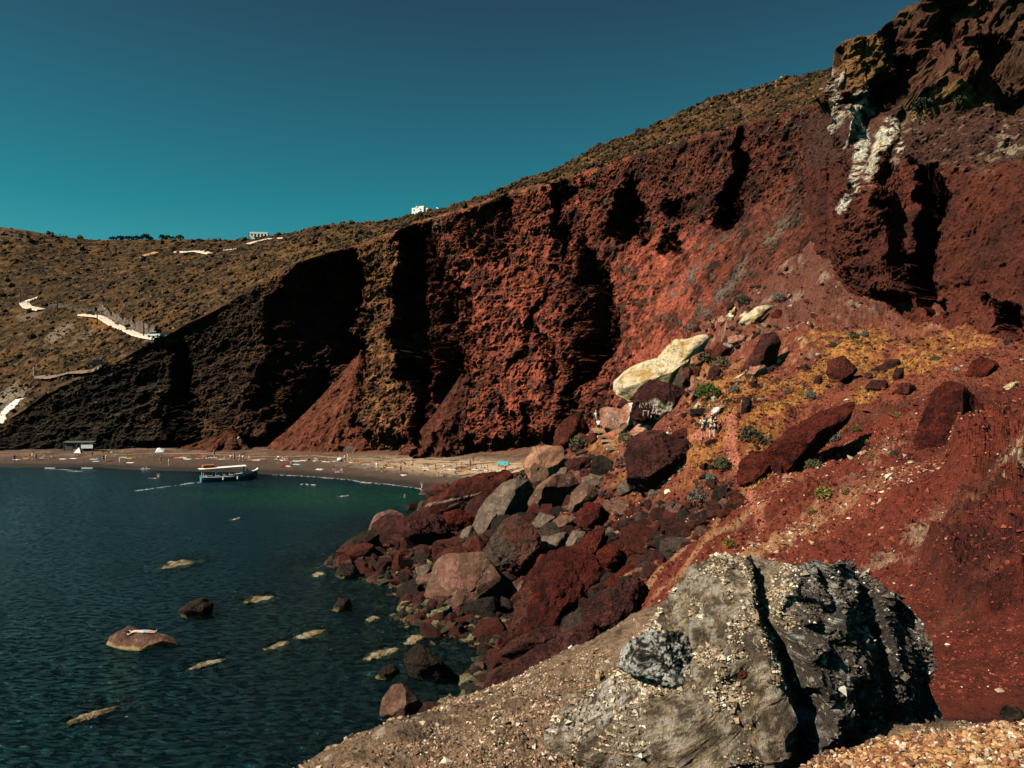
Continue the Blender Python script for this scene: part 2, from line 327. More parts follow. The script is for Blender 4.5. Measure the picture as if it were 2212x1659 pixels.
r1 = fbm(EG, 9, 4, 62, st=(1,1,.5))*2.2+fbm(EG, 11, 5, 58, ridge=True, st=(1,1,.35))*2.2-1; blk = fbm(EG+fbm(EG, 6, 2, 57)[...,None]*2, 7, 4, 56, st=(1,1,1.3)); r1 = r1*(1-crag)+(stepn(r1*1.4, .9)+stepn(blk*9, .8)*.9)*crag
r2 = fbm(EG, 2.6, 4, 63, ridge=True, gain=.65)*1.0*(1-crag*.4); r3 = fbm(EG, .7, 3, 64, gain=.7)*.25
smooth_face = soft(xu, xv, 856, 65, 24, 28, 0, .2)+soft(xu, xv, 872, 145, 26, 42, 10, .2)*1.6; er = er*(1-soft(xu, xv, 866, 150, 20, 40, 10, .3)*.5)
r2 = r2*(1-smooth_face*.35); r3 = r3*(1-smooth_face*.2)
EG2 = EG+(-EN*.6+np.array([0,.4,0]))*((er-r1-r2-r3)*seF)[..., None]
esk = EG2[-1:].copy(); esk[...,0:2] *= 1.3; esk[...,2] += 6
e1 = fbm(EG, 9, 4, 65); e2 = fbm(EG, 2.2, 4, 66); e3 = fbm(EG, .8, 3, 67)
ecol = np.zeros(EG.shape)+np.array([.105, .028, .018])
ecol = mix(ecol, [.16, .04, .022], sm(-.1, .4, e1)*.7)
ecol = mix(ecol, [.05, .02, .014], sm(0, .3, e2)*.6)
ecol = mix(ecol, [.20, .045, .025], sm(270, 330, xv)*.5)
ecol = mix(ecol, [.085, .042, .030], sm(172, 158, xv)*sm(104, 112, xv)*.75)          # brown bank over the wall
ecol = mix(ecol, [.075, .040, .022], crag*.9)
ecol = mix(ecol, [.17, .080, .034], crag*sm(-.05, .2, fbm(EG, 5, 4, 55))*.8); ecol = mix(ecol, [.03, .02, .014], crag*sm(.05, .2, fbm(EG, 4, 4, 54))*.7); ecol = mix(ecol, [.13, .045, .03], crag*sm(.12, .25, fbm(EG, 8, 3, 53))*.7)
ecol = mix(ecol, [.34, .155, .055], soft(xu, xv, 862, 62, 28, 32, 0, .3, e2*2)*sm(-.3,.3,e1+e2)*.8)
ecol = mix(ecol, [.02,.014,.01], (np.abs(xu-863-e1*6) < .9)*crag*.8)
ecol = mix(ecol, [.30, .17, .045], soft(xu, xv, 975, 103, 60, 5, -4, .5, e2)*sm(-.3,.2,e2)*.9)
ecol = mix(ecol, [.26, .15, .05], soft(xu, xv, 925, 112, 25, 5, -20, .5, e2)*.6)
ecol = mix(ecol, [.42, .32, .22], soft(xu, xv, 1008, 148, 28, 8, -10, .6, e2)*sm(.0,.3,e3)*.8)
ecol = mix(ecol, [.34, .26, .16], soft(xu, xv, 905, 128, 22, 12, -30, .6, e2)*sm(.1,.35,e3)*.7)
ecol = mix(ecol, [.38, .25, .16], soft(xu, xv, 1000, 140, 90, 26, -5, .6, e2)*sm(.25,.45,e3)*.6)
WH = [.86, .72, .54]
for (a, b, ru, rv, an, st) in [(884,140,8,22,22,1.),(862,152,6,28,8,.95),(874,166,5,20,12,.9),(853,118,7,16,0,.85),(838,98,5,8,20,.7),(848,132,3,20,0,.8),(866,100,12,12,0,.6),(832,80,2.5,12,15,.6),
        (858,195,3,14,12,.9),(855,208,5,8,30,.9),(901,152,3,6,25,.9),(896,166,4,3,0,.4),(836,120,4,12,10,.5)]:
    ecol = mix(ecol, WH, soft(xu+e3*6, xv+e2*5, a, b, ru*1.2, rv, an, .25, e2*2)*sm(-.26, -.08, e3*.7+e2*.45)*st)
ecol = mix(ecol, [.16, .07, .04], soft(xu, xv, 870, 150, 30, 50, 12, .3)*(np.abs(e2-e3*.5) < .05)*.8)
ecol = mix(ecol, [.50, .36, .16], soft(xu, xv, 880, 150, 7, 14, 22, .3, e3*3)*sm(.0,.2,e3)*.7)
ecol = mix(ecol, [.20, .055, .035], soft(xu, xv, 885, 178, 22, 10, -30, .3, e2)*.7)
ecol = np.clip(ecol*1.15, 0, .85)
EGf = EG2[:1].copy(); EGf[...,2] -= 8
new_obj('crag', grid_mesh('crag', np.concatenate([EGf, EG2, esk]), np.concatenate([ecol[:1], ecol, ecol[-1:]])), rock_mat('dark_lava_crag', .8, 4.0, 1.0, .6, .95, .6, pit=(2.6, .7)), kind='structure')
# =================================================================== ground: beach, scree slope, sea floor and near bank as ONE height field
GP = [  # (column, row, distance) read off the photograph
 (0,467,165.7),(100,467.5,164.7),(143,470,159),(197,471,157),(273,474.6,150.7),(334,478,144.8),(364,482,138.4),(414,487.6,130.4),(443,492,124.7),(470,494,122),
 (0,457,173),(100,457,173),(200,458,172),(273,459,169),(340,461,162),(400,465,153),(450,470,144),(500,470,137),(520,474,128),
 (0,451,185),(100,449,188),(200,448,190),(268,449,188),(343,449,187),(403,452,182),(463,456,174),(520,457,162),(546,454,158),
 (432,508,107.6),(336,565,72.4),(355,568,71.2),(400,575,68.5),(446,577,67.7),(416,590,63.3),(427,617,55.7),(470,622,54.5),(515,623,54.3),(495,657,47.3),(491,695,41.4),
 (540,478,118),(560,470,112),(600,480,85),(600,430,104),(620,410,112),(560,520,77),(520,540,72),(470,530,84),(480,500,104),(450,540,82),(640,520,62),(600,560,52),(560,600,50),(640,480,66),(700,500,48),
 (760,470,48),(850,450,42),(900,400,55),(800,420,58),(950,370,64),(545,660,40),(600,620,38),(640,590,35),(560,640,42),(700,560,31),(650,620,30),
 (703,438,56),(735,427,53),(668,440,62),(650,445,70),(603,430,92),(590,440,98),(731,459,50),(751,511,38),(750,400,69),(800,370,74),(850,345,78),(900,335,80),(950,336,75),(1024,352,67),(1090,368,60),(1180,395,52),
 (700,380,86),(700,340,108),(760,296,112),(830,238,104),(650,396,132),(620,412,128),(870,260,96),(800,300,98),(740,350,92),(660,400,100),(680,370,104),
 (820,540,27),(900,600,17),(960,700,11),(1024,760,8.6),(1024,600,14.5),(1024,500,23),(1024,430,36),(1024,385,50),(1100,400,44),(900,500,26),(850,580,21),(1180,420,38),(1180,600,15),(940,650,13.5)]
GW = [P3(*g) for g in GP]
near = [(285,768,3.9),(340,748,4.6),(390,728,5.2),(440,708,5.8),(490,690,6.3),(550,662,6.7),(600,640,7.0),(650,613,7.3),(700,610,7.2),(760,650,6.4),(830,700,5.2),(880,720,4.6),(930,735,4.2),
        (400,768,4.2),(520,768,4.3),(650,768,4.7),(760,768,4.5),(850,768,3.9),(560,720,5.1),(700,700,5.4),(905,765,3.45),(950,748,3.9),(1024,722,4.1),(1100,700,4.2),(1024,768,3.4),(600,690,5.8)]
GW += [P3(*g) for g in near]
GW += [np.array(p, float) for p in [(0,1.2,14.72),(1.5,1.2,14.8),(-1.2,1.2,14.4),(-2.6,1.5,13.2),(3,1.5,15.2),(5,2,16),
   (-2.6,5,12.6),(-1.6,7.2,12.4),(-.2,9.2,12.2),(1.4,10,12.3),(3.0,10,12.6),(4.5,8.6,12.4),(5.0,6.6,12.8),(2.6,7.2,12.9),(3.2,6.2,13.0),(4.2,9.5,12.1),(6,5.5,13.6),
   (-6,4,9),(-9,5,3),(-12,8,0),(-11,14,.0),(-9,20,0),(-6,28,0),(-3,36,0),(-4,10,8),(-5,16,5),(-3,20,5.5),(-1,25,4.5),(2,20,7.2),(2,14,9.8),(5,16,10.3),(6,24,9.2),(0,32,2.4),(4,30,6.2),
   (-18,8,-3),(-16,16,-3),(-14,26,-3),(-10,36,-2.2),(-12,46,-2.2),(-12,56,-2),(-18,66,-3),(-30,30,-6),(-30,60,-6),(-26,80,-3.5),(-30,100,-6),(-22,112,-3),(-50,130,-4),(-80,140,-4),(-120,150,-4),(-160,150,-4),(-60,30,-9),(-100,60,-9),(-100,110,-8),
   (-200,165,-2),(-200,175,1),(-200,190,2.2),(-120,200,3),(-40,205,3),(20,180,8),(60,150,22),(90,110,28),(80,60,22),(60,30,17),(40,15,16),(20,5,16.5),(10,3,16),(-150,20,-9),(-300,60,-10),(-300,160,-6),(-90,230,3),(0,230,10),(120,160,34),(150,60,40),(260,120,60)]]
GW = np.array(GW)
def warp(X, Y): return np.stack([X/(Y+6)*1.6, np.log(Y+6)*1.6], -1)
KP = warp(GW[:,0], GW[:,1]); eps = .03
Dm = np.sqrt(((KP[:,None]-KP[None])**2).sum(-1)+eps**2)
Am = np.zeros((len(KP)+3,)*2); Am[:-3,:-3] = -Dm+np.eye(len(KP))*1e-3; Am[:-3,-3] = 1; Am[:-3,-2:] = KP; Am[-3,:-3] = 1; Am[-2:,:-3] = KP.T
Wk = np.linalg.solve(Am, np.concatenate([GW[:,2], [0,0,0]]))
def ground0(X, Y):
    X = np.asarray(X, float); Y = np.asarray(Y, float); sh = X.shape; K = warp(X.ravel(), Y.ravel()); o = np.empty(len(K))
    for i in range(0, len(K), 40000):
        k = K[i:i+40000]; d2 = (k[:,None,0]-KP[None,:,0])**2+(k[:,None,1]-KP[None,:,1])**2+eps**2
        o[i:i+40000] = -np.sqrt(d2)@Wk[:-3]+Wk[-3]+k@Wk[-2:]
    return o.reshape(sh)
def hit(u, v, lo=2.5, hi=240.):
    """first point where the line of sight through (u,v) meets the bare ground"""
    Y = np.exp(np.linspace(math.log(lo), math.log(hi), 900)); X = (u-512)/FPX*Y; Z = CAMH-(v-HOR)/FPX*Y
    g0 = ground0(X, Y); g = np.maximum(g0+gdisp(np.stack([X, Y, g0], -1)), 0); k = np.nonzero(Z < g)[0]
    if len(k) == 0: return None
    i = k[0]; return np.array([X[i], Y[i], g[i]])
NA, NY = 1150, 1150
aa = np.concatenate([np.linspace(-2.2, -.70, 60)[:-1], np.linspace(-.70, .72, NA), np.linspace(.72, 2.2, 60)[1:]])
yy = np.exp(np.linspace(math.log(1.2), math.log(232), NY))
GX = aa[None]*yy[:,None]; GY = yy[:,None]+0*GX
GZ = ground0(GX, GY); GG = np.stack([GX, GY, GZ], -1)
gu, gv = UV(GG)
fl_ = lambda P: np.stack([P[...,0]*.37-P[...,1]*.93, (P[...,0]*.93+P[...,1]*.37)*.10, P[...,2]*0], -1)
def beach_w(P): return sm(120, 132, P[...,1])*sm(8, 5, P[...,2])*sm(14, -2, P[...,0])
def gdisp(P):
    X, Y = P[...,0], P[...,1]; beach = beach_w(P); rough = 1-beach; nearm = sm(12, 8, Y)
    d = fbm(P, 7, 4, 71, ridge=True)*.9*rough*sm(18, 40, Y)*(1+sm(60, 95, Y)*sm(10, 16, P[...,2])*1.6)+fbm(P, 1.6, 4, 72, ridge=True, gain=.66)*.42*rough*sm(9, 25, Y)
    d = d+fbm(P, .5, 3, 73)*.09*rough*sm(5, 10, Y)+fbm(P, .35, 6, 74, gain=.7)*.085*nearm+fbm(P, 6, 4, 75)*.18*beach+fbm(P, .9, 3, 76)*.06*beach
    d = d+fbm(P, 2.2, 3, 77)*.12*nearm
    slopeM = sm(12, 20, Y)*sm(75, 50, Y)*sm(0, 8, X)
    fu, fv = UV(P); lump = sm(1.15, .7, np.hypot((fu-985)/62, (fv-565)/46)+fbm(P, 2, 3, 79)*.5)*sm(10, 12, Y)+sm(1.15, .75, np.hypot((fu-1000)/48, (fv-470)/36)+fbm(P, 3, 3, 79)*.5)
    d = d+lump*(Y > 10)*(X > 0)*(.15+.060*Y*(.35+.8*fbm(P, 1.8, 6, 80, ridge=True, gain=.65)))*.9
    d = d+fbm(P+fl_(P)*.6, 4.5, 6, 90, ridge=True, gain=.62)*.55*slopeM
    return d-fbm(fl_(P), 5, 4, 78, ridge=True)*.30*slopeM-fbm(fl_(P), 1.6, 4, 89, ridge=True)*.16*slopeM
def gz(x, y):
    P = np.array([[x, y, float(ground0(np.array([x]), np.array([y]))[0])]]); return float(P[0,2]+gdisp(P)[0])
beach = beach_w(GG); d = gdisp(GG); slopeM = sm(12, 20, GY)*sm(75, 50, GY)*sm(0, 8, GX); fl = fl_(GG)
GG[...,2] += d
g1 = fbm(GG, 12, 4, 81); g2 = fbm(GG, 2.2, 4, 82); g3 = fbm(GG, .6, 4, 83); g4 = fbm(GG, .09, 3, 84); gf = fbm(fl, 4, 4, 85); gf2 = fbm(fl, 1.1, 4, 86)
gcol = np.zeros(GG.shape)+np.array([.150, .030, .017])
gcol = mix(gcol, [.070, .017, .012], sm(-.1, .25, g2*.7+gf)*.75)
gcol = mix(gcol, [.040, .016, .012], sm(.12, .35, fbm(fl, 7, 4, 87)+g3*.4)*slopeM*.75)
gcol = mix(gcol, [.27, .065, .032], sm(.05, .45, gf+g1*.4)*.6)
gcol = mix(gcol, [.36, .18, .085], sm(.16, .42, gf2+gf*.7)*slopeM*sm(430, 560, gv)*.8)
tan = sm(620, 560, gu-(gv-430)*.2)*sm(60, 85, GY)*(1-beach)
# slope left of the path: orange earth, dry grass, red rubble
gcol = mix(gcol, [.20, .060, .030], sm(44, 52, GY)*sm(120, 100, GY)*(1-beach)*.6)
gcol = mix(gcol, [.16, .045, .028], sm(60, 75, GY)*sm(.0, .35, g2)*(1-beach)*.6)
gcol = mix(gcol, [.34, .23, .15], sm(62, 75, GY)*sm(.22, .40, g3-g2*.3)*(1-beach)*.55)
gcol = mix(gcol, [.045, .022, .015], sm(62, 75, GY)*sm(.1, .35, -g3-g2*.3)*(1-beach)*.6)
OCH = [.40, .170, .040]
for (a, b, ru, rv, an, st) in [(860,346,50,13,-12,1.),(830,375,60,10,-22,.75),(760,428,60,10,-28,.9),(900,372,50,8,-8,.7),(800,405,70,7,-32,.8),(690,470,26,26,0,.55),(760,455,26,10,-40,.6),(640,490,12,16,10,.8),
      (600,455,22,9,-30,.8),(610,478,20,9,0,.7),(935,360,60,10,-10,.5),(740,400,40,20,-30,.55),(700,392,20,30,-20,.5),(820,460,36,4,-38,.8),(760,497,40,5,-38,.6),(620,520,14,12,0,.3),(960,350,40,8,-10,.5),(870,400,50,6,-36,.7)]:
    gcol = mix(gcol, OCH, soft(gu, gv, a, b, ru, rv, an, .45, g2*2)*sm(-.35, .1, g3+g2*.4)*st*(GY > 30))
pth = np.array([(600,436),(640,447),(668,441),(690,441),(705,437),(722,430),(733,427),(733,440),(731,459),(740,480),(751,511),(760,530)], float)
dmin = np.full(gu.shape, 99.)
for i in range(len(pth)-1):
    a, b = pth[i], pth[i+1]; ab = b-a; t = np.clip(((gu-a[0])*ab[0]+(gv-a[1])*ab[1])/(ab@ab), 0, 1)
    dmin = np.minimum(dmin, np.hypot(gu-a[0]-ab[0]*t, (gv-a[1]-ab[1]*t)*1.3))
gcol = mix(gcol, [.44, .15, .085], sm(9, 3, dmin+g2*4)*(GY > 30)*(GY < 100)*.85)
gcol = mix(gcol, [.60, .42, .28], sm(3.0, 1.5, np.abs(gv-(470+(1024-gu)*.35)+g2*8))*slopeM*.0)
for (a, b, ru, rv, an, st) in [(1010,500,60,9,-33,.9),(900,560,70,14,-38,.45),(870,470,60,10,-36,.35)]:
    gcol = mix(gcol, [.50, .38, .24], soft(gu, gv, a, b, ru, rv, an, .6, g3*3)*sm(-.05, .2, g3+g4*.5)*st)
gcol = mix(gcol, [.11, .045, .028], sm(84, 98, GY)*(1-beach)*sm(-.2,.3,g2)*.8)
gcol = mix(gcol, [.30, .20, .14], sm(80, 95, GY)*(1-beach)*sm(.2,.38,g3)*.5)
for a, b, ru, rv in ((985,568,66,50),(1000,470,50,38)): gcol = mix(gcol, [.060,.016,.012], soft(gu, gv, a, b, ru, rv, -20, .3, g2*2)*sm(-.3,.2,g2+g3)*(GY > 10)*.85)
gcol = mix(gcol, [.10, .036, .025], sm(330, 300, gv-g1*40)*(GY > 60)*.8)
gcol = mix(gcol, [.40, .30, .20], sm(335, 310, gv)*(GY > 60)*sm(.26,.4,g2)*.35)
gcol = gcol*(1+.22*sm(14,18,GY)*(1-beach))[...,None]
# pebble bank underfoot
bank = sm(11.5, 8.5, GY)*sm(12.9, 13.5, GZ)
gcol = mix(gcol, [.34, .215, .13], bank)
gcol = mix(gcol, [.17, .12, .085], bank*sm(-.05, .35, g3+g2*.5)*.75)
gcol = mix(gcol, [.62, .54, .42], bank*sm(.25, .5, g4)*.5)
gcol = mix(gcol, [.055, .032, .024], sm(3.2, .8, GZ+g2*2)*(1-beach)*.85)
gcol = mix(gcol, [.085, .032, .022], sm(30, 40, GY)*sm(110, 95, GY)*sm(9.5, 7.5, GZ+g2*2)*(1-beach)*.55)
# beach
gcol = mix(gcol, [.095, .062, .045], beach)
gcol = mix(gcol, [.26, .155, .095], beach*sm(.9, 2.0, GZ)*sm(-.4,.5,g2)*.75)
gcol = mix(gcol, [.62, .43, .26], beach*soft(gu, gv, 465, 467, 110, 9, 3, .5, g2*2)*sm(-.4, .15, g2)*.85)
gcol = mix(gcol, [.17, .06, .035], beach*sm(456, 452, gv)*sm(250, 300, gu)*.6)
gcol = mix(gcol, [.036, .027, .022], beach*sm(.75, .25, GZ+g2*.15))
uw = sm(.15, -.3, GG[...,2])
gcol = mix(gcol, [.045, .040, .026], uw*(1-beach))
gcol = mix(gcol, [.34, .28, .13], uw*(1-beach)*sm(.04, .22, g2*.8+g3*.5)*sm(-4.5, -.5, GZ)*.9)
gcol = mix(gcol, [.11, .10, .045], uw*beach*.6)
M_ground = rock_mat('volcanic_ground', 3.0, 14.0, 1.0, .13, .97, .55, pit=(5.0, .6))
new_obj('ground', grid_mesh('ground', GG, gcol), M_ground, kind='structure')
# =================================================================== talus cones at the foot of the cliff
def cone(name, edge_l, edge_r, apex, base_v, D0, D1, seed, col):
    """half cone of scree leaning on the wall; apex and the two base ends given as column,row"""
    n, m = 200, 260; G = np.zeros((n, m, 3)); ap0 = P3(apex[0], apex[1], D1)
    for j, t in enumerate(np.linspace(0, 1, m)):
        u = edge_l+(edge_r-edge_l)*t; Dd = D0+(D1-D0)*.55*abs(2*t-1)**1.6
        b = P3(u, base_v(u), Dd); b[2] = max(ground0(b[0], b[1]), .5)-.6
        ap = ap0+np.array([(t-.5)*2.6, 0, -abs(t-.5)*2.5+math.sin(t*9+seed)*.5]); q = np.linspace(0, 1, n)[:, None]; b[2] += .5*math.sin(t*23+seed); G[:, j] = b*(1-q)+ap*q
        G[:, j, 2] -= (np.sin(q[:,0]*np.pi)*(ap[2]-b[2])*.06)
    r = np.linspace(0, 1, n)[:, None]
    ang = np.linspace(0, 1, m)[None]+0*r
    st = fbm(np.stack([ang*9, r*.5+0*ang, 0*ang+seed], -1), 1, 4, seed, ridge=True)
    nn = fbm(G, 1.2, 4, seed+1)
    bw = fbm(G, 7, 5, seed+2, gain=.6); G[...,1] -= (st*.45*(1-r)**.5*sm(1, .8, r)+nn*.55+bw*3.0*(1-r**3)); G[...,0] += bw*1.4*(1-r)
    c = np.zeros(G.shape)+np.array(col); c = mix(c, np.array(col)*.5, sm(-.2, .5, fbm(np.stack([ang*14, r*.8+0*ang, 0*ang+seed], -1), 1, 4, seed+3))*.45); c = mix(c, np.array(col)*.35, sm(.1,.35,fbm(G, 1.1, 4, seed+6))*.7)
    c = mix(c, [.28, .075, .04], sm(.0, .5, fbm(np.stack([ang*8, r*.4+0*ang, 0*ang+seed+9], -1), 1, 3, seed+4))*.6)
    new_obj(name, grid_mesh(name, G, c), M_cliff, kind='structure')
cone('talus', 262, 402, (361,351), lambda u: 450, 180, 196, 91, (.26, .078, .042))
cone('talus', 396, 470, (466,372), lambda u: 455, 171, 181, 95, (.19, .058, .034))
cone('talus', 168, 252, (232,426), lambda u: 449, 184, 190, 97, (.17, .06, .03))
# =================================================================== boulders
import bmesh
_ico = {}
def ico(k):
    if k not in _ico:
        bm = bmesh.new(); bmesh.ops.create_icosphere(bm, subdivisions=k, radius=1)
        V = np.array([v.co[:] for v in bm.verts]); F = np.array([[v.index for v in f.verts] for f in bm.faces]); bm.free(); _ico[k] = (V, F)
    return _ico[k]
KCOL = {'red':((.150,.034,.020),(.072,.020,.014),(.22,.062,.036)), 'crim':((.165,.026,.015),(.075,.015,.010),(.22,.045,.024)),
 'maroon':((.105,.034,.027),(.058,.021,.017),(.17,.058,.044)), 'grey':((.135,.094,.068),(.085,.056,.042),(.20,.145,.105)),
 'brown':((.135,.070,.045),(.080,.040,.028),(.20,.105,.072)), 'tan':((.34,.165,.095),(.22,.10,.06),(.46,.25,.16)), 'pink':((.38,.155,.095),(.24,.085,.055),(.52,.30,.20)),
 'white':((.80,.62,.36),(.58,.36,.13),(.88,.74,.52)), 'dark':((.045,.030,.022),(.026,.018,.014),(.085,.050,.034)), 'scoria':((.115,.020,.014),(.052,.012,.009),(.18,.036,.022)),
 'mix':((.150,.052,.036),(.085,.060,.044),(.20,.085,.060)), 'pale':((.50,.36,.18),(.22,.16,.07),(.74,.62,.42)), 'wet':((.050,.032,.022),(.030,.022,.016),(.090,.055,.036))}
M_b_rough = rock_mat('rough_scoria', 2.2, 9, 1.0, .45, .97, .65, pit=(3.0, .8)); M_b_smooth = rock_mat('split_lava', 1.2, 7, .8, .2, .92, .5, pit=(1.6, .5, (.05,.03,.02)), fleck=(2.3, .35, (.42,.30,.22)))
M_cream = rock_mat('cream_rock', .8, 5, 1.0, .3, .93, .3, spec=.15, pit=(1.1, .75, (.26,.12,.045)), fleck=(.9, .6, (.85,.74,.55)))
SM = ('grey','brown','tan','pink','white')
def C1(p): return [(520+x*.14467, 280+y*.14467) for x, y in p]
def C2(p): return [(320+x*.18082, 460+y*.18082) for x, y in p]
def C3(p): return [(680+x*.16878, 320+y*.16878) for x, y in p]
def C4(p): return [(x*.1736, 480+y*.1736) for x, y in p]
def C5(p): return [(480+x*.2459, 552+y*.2459) for x, y in p]
def CA(p): return [(624+x*.03617, 376+y*.03617) for x, y in p]
_bn = [0]
def radial(poly, cu, cv, n=720, sharp=1):
    """outline radius by direction (up positive), star-shaped about the centre"""
    P = np.array([(x-cu, -(y-cv)) for x, y in poly]); Q = np.roll(P, -1, 0); th = np.arange(n)*2*np.pi/n; R = np.zeros(n)
    for a, b in zip(P, Q):
        e = b-a; dx, dy = np.cos(th), np.sin(th); den = dx*(-e[1])+dy*e[0]; den = np.where(abs(den) < 1e-9, 1e-9, den)
        r = (a[0]*(-e[1])+a[1]*e[0])/den; s_ = (dx*a[1]-dy*a[0])/den
        R = np.where((r > 0) & (s_ >= -1e-6) & (s_ <= 1+1e-6), np.maximum(R, r), R)
    k = np.ones(3)/3; return np.convolve(np.concatenate([R[-20:], R, R[:20]]), k, 'same')[20:-20]
def boulder(poly, kind, label, D=None, thick=.85, fac=None, extra=None, rough=1.0, name='boulder', cat='boulder', group=None, dD=0, lev=None, amp=None, grow=1.17, cfn=None, mat=None, fixed=False, post=None):
    _bn[0] += 1; rs = np.random.RandomState(_bn[0]*13+5); A = np.array(poly, float)
    cu = (A[:,0].min()+A[:,0].max())/2; cv = (A[:,1].min()+A[:,1].max())/2; hpx = A[:,1].max()-A[:,1].min(); wpx = A[:,0].max()-A[:,0].min()
    if D is None:
        h = hit(cu, A[:,1].max()-.15*hpx); D = (h[1] if h is not None else 60)+dD
    elif D > 12 and not fixed:
        h = hit(cu, A[:,1].max()-.12*hpx, 12)
        if h is not None and h[1] > .72*D: D = h[1]
    R = radial(poly, cu, cv)/FPX*D*grow
    if lev is None: lev = 6 if max(wpx, hpx) > 44 else (5 if max(wpx, hpx) > 22 else 4)
    V, F = ico(lev); rr = np.hypot(V[:,0], V[:,2]); th = np.arctan2(V[:,2], V[:,0]) % (2*np.pi)
    Rt = np.interp(th/(2*np.pi)*720, np.arange(721), np.append(R, R[0]))
    mr = R.mean(); T = mr*thick; q = rr**.80
    p = np.stack([np.cos(th)*q*Rt, np.sign(V[:,1])*np.abs(V[:,1])**.8*T, np.sin(th)*q*Rt], -1)
    smooth = kind in SM
    fs = list(fac) if fac else []
    fs += [((-.55,-.62,.5), .52), ((.66,-.62,-.05), .50), ((.05,-.75,.62), .64)] if not fac else []
    for i in range(9 if smooth else 13):
        a = rs.uniform(-np.pi, np.pi); y = -rs.uniform(.35, .95); c_ = math.sqrt(1-y*y); fs.append(((c_*math.cos(a), y, c_*math.sin(a)), rs.uniform(.55, .88)))
    for i in range(4):
        a = rs.uniform(-np.pi, np.pi); fs.append(((.6*math.cos(a), .8, .6*math.sin(a)), .8))
    p2 = p+fbm(p+_bn[0], mr*.9, 2, _bn[0] % 9)[:, None]*mr*.05
    for nrm, k in fs:
        nn = np.array(nrm, float); nn /= np.linalg.norm(nn); dd = p2@nn; lim = dd.max()*k
        ex = np.maximum(dd-lim, 0); w_ = .97 if smooth else .93; p2 = p2-nn*(ex*w_)[:, None]
    # cutting shrinks the block: bring its outline back to the one seen
    nb_ = 90; t2 = np.arctan2(p2[:,2], p2[:,0]) % (2*np.pi); bi = (t2/(2*np.pi)*nb_).astype(int) % nb_; r2 = np.hypot(p2[:,0], p2[:,2]); mxr = np.zeros(nb_); np.maximum.at(mxr, bi, r2)
    mxr = np.maximum(mxr, 1e-3); want = np.interp((np.arange(nb_)+.5)/nb_*720, np.arange(720), R); ra = np.clip(want/mxr, .8, 1.9); ra = np.convolve(np.concatenate([ra[-3:], ra, ra[:3]]), np.ones(3)/3, 'same')[3:-3]
    k_ = np.interp(t2/(2*np.pi)*nb_, np.arange(nb_+2)-.5, np.concatenate([ra[-1:], ra, ra[:1]])); p2[:,0] *= k_; p2[:,2] *= k_
    dirn = p2/(np.linalg.norm(p2, axis=1, keepdims=True)+1e-9)
    am = (.020 if smooth else .085)*rough if amp is None else amp
    dsp = fbm(p2+_bn[0]*3.1, mr*.55, 6, 3, ridge=not smooth, gain=.62)*am*mr
    stp = fbm(p2+_bn[0]*1.7, mr*.7, 4, 6); dsp = dsp+(np.floor(stp*7)/7-stp*.5)*mr*(.05 if smooth else .09)*(1 if amp is None else .3)
    if not smooth: dsp = dsp+fbm(p2+_bn[0]*3.1, mr*.16, 4, 5, gain=.7)*am*mr*.95
    else: dsp = dsp-(np.abs(fbm(p2*np.array([1,1,.5])+_bn[0], mr*.8, 3, 8)) < .018)*mr*.02
    p2 = p2+dirn*dsp[:, None]
    if post is not None: p2 = post(p2)
    ctr = P3(cu, cv, D+T*.35); W = p2+ctr
    ca, cb, cc = [np.array(x) for x in KCOL[kind]]; n_a = fbm(W, mr*.8, 4, 11); n_b = fbm(W, mr*.2, 4, 12); n_c = fbm(W, mr*.09, 3, 13)
    col = np.zeros(W.shape)+ca; col = mix(col, cb, sm(0, .3, n_a*.6+n_b*.7)*.85); col = mix(col, cc, sm(.02, .35, -n_a+n_b*.5)*.7)
    if kind == 'white':
        col = mix(col, [.50,.27,.06], sm(.1,.35,n_b)*.75); col = mix(col, [.16,.09,.05], (np.abs(n_b-n_a*.3+.05) < .025)*.8); col = mix(col, [.30,.14,.09], sm(.2,.4,fbm(W,mr*.5,3,15))*.7)
    if kind == 'mix': col = mix(col, [.115,.082,.058], sm(-.1,.1,n_a*.5+(p2[:,0]-p2[:,2]*-.2)/mr*-.35-.1)*.85)
    if kind in ('red','scoria','crim','maroon'): col = mix(col, col*.35, sm(.1, .35, n_c+n_b*.4)*.6)
    su_, sv_ = UV(W)
    for (a, b, ru, rv, an, cl, st) in (extra or []): col = mix(col, cl, soft(su_, sv_, a, b, ru, rv, an, .18, n_b*3+n_c*1.5)*st)
    if cfn is not None: col = cfn(W, col, su_, sv_, n_a, n_b, n_c)
    o = bpy.data.objects.new(name, mesh_np(name, W-ctr, F, col)); o.location = ctr; C.objects.link(o)
    o.data.materials.append(mat or (M_cream if kind == 'white' else M_b_smooth if smooth else M_b_rough)); o['label'] = label; o['category'] = cat
    if group: o['group'] = group
    return o
def tide(W, col, su, sv, na, nb, nc):
    """pale yellow algae rim just above the water line"""
    return mix(mix(col, [.42,.30,.12], sm(.28, .10, W[:,2]+nb*.25)*.75), [.02,.016,.012], sm(.10, -.05, W[:,2])*.9)
GB = 'boulders heaped on the rocky shore'
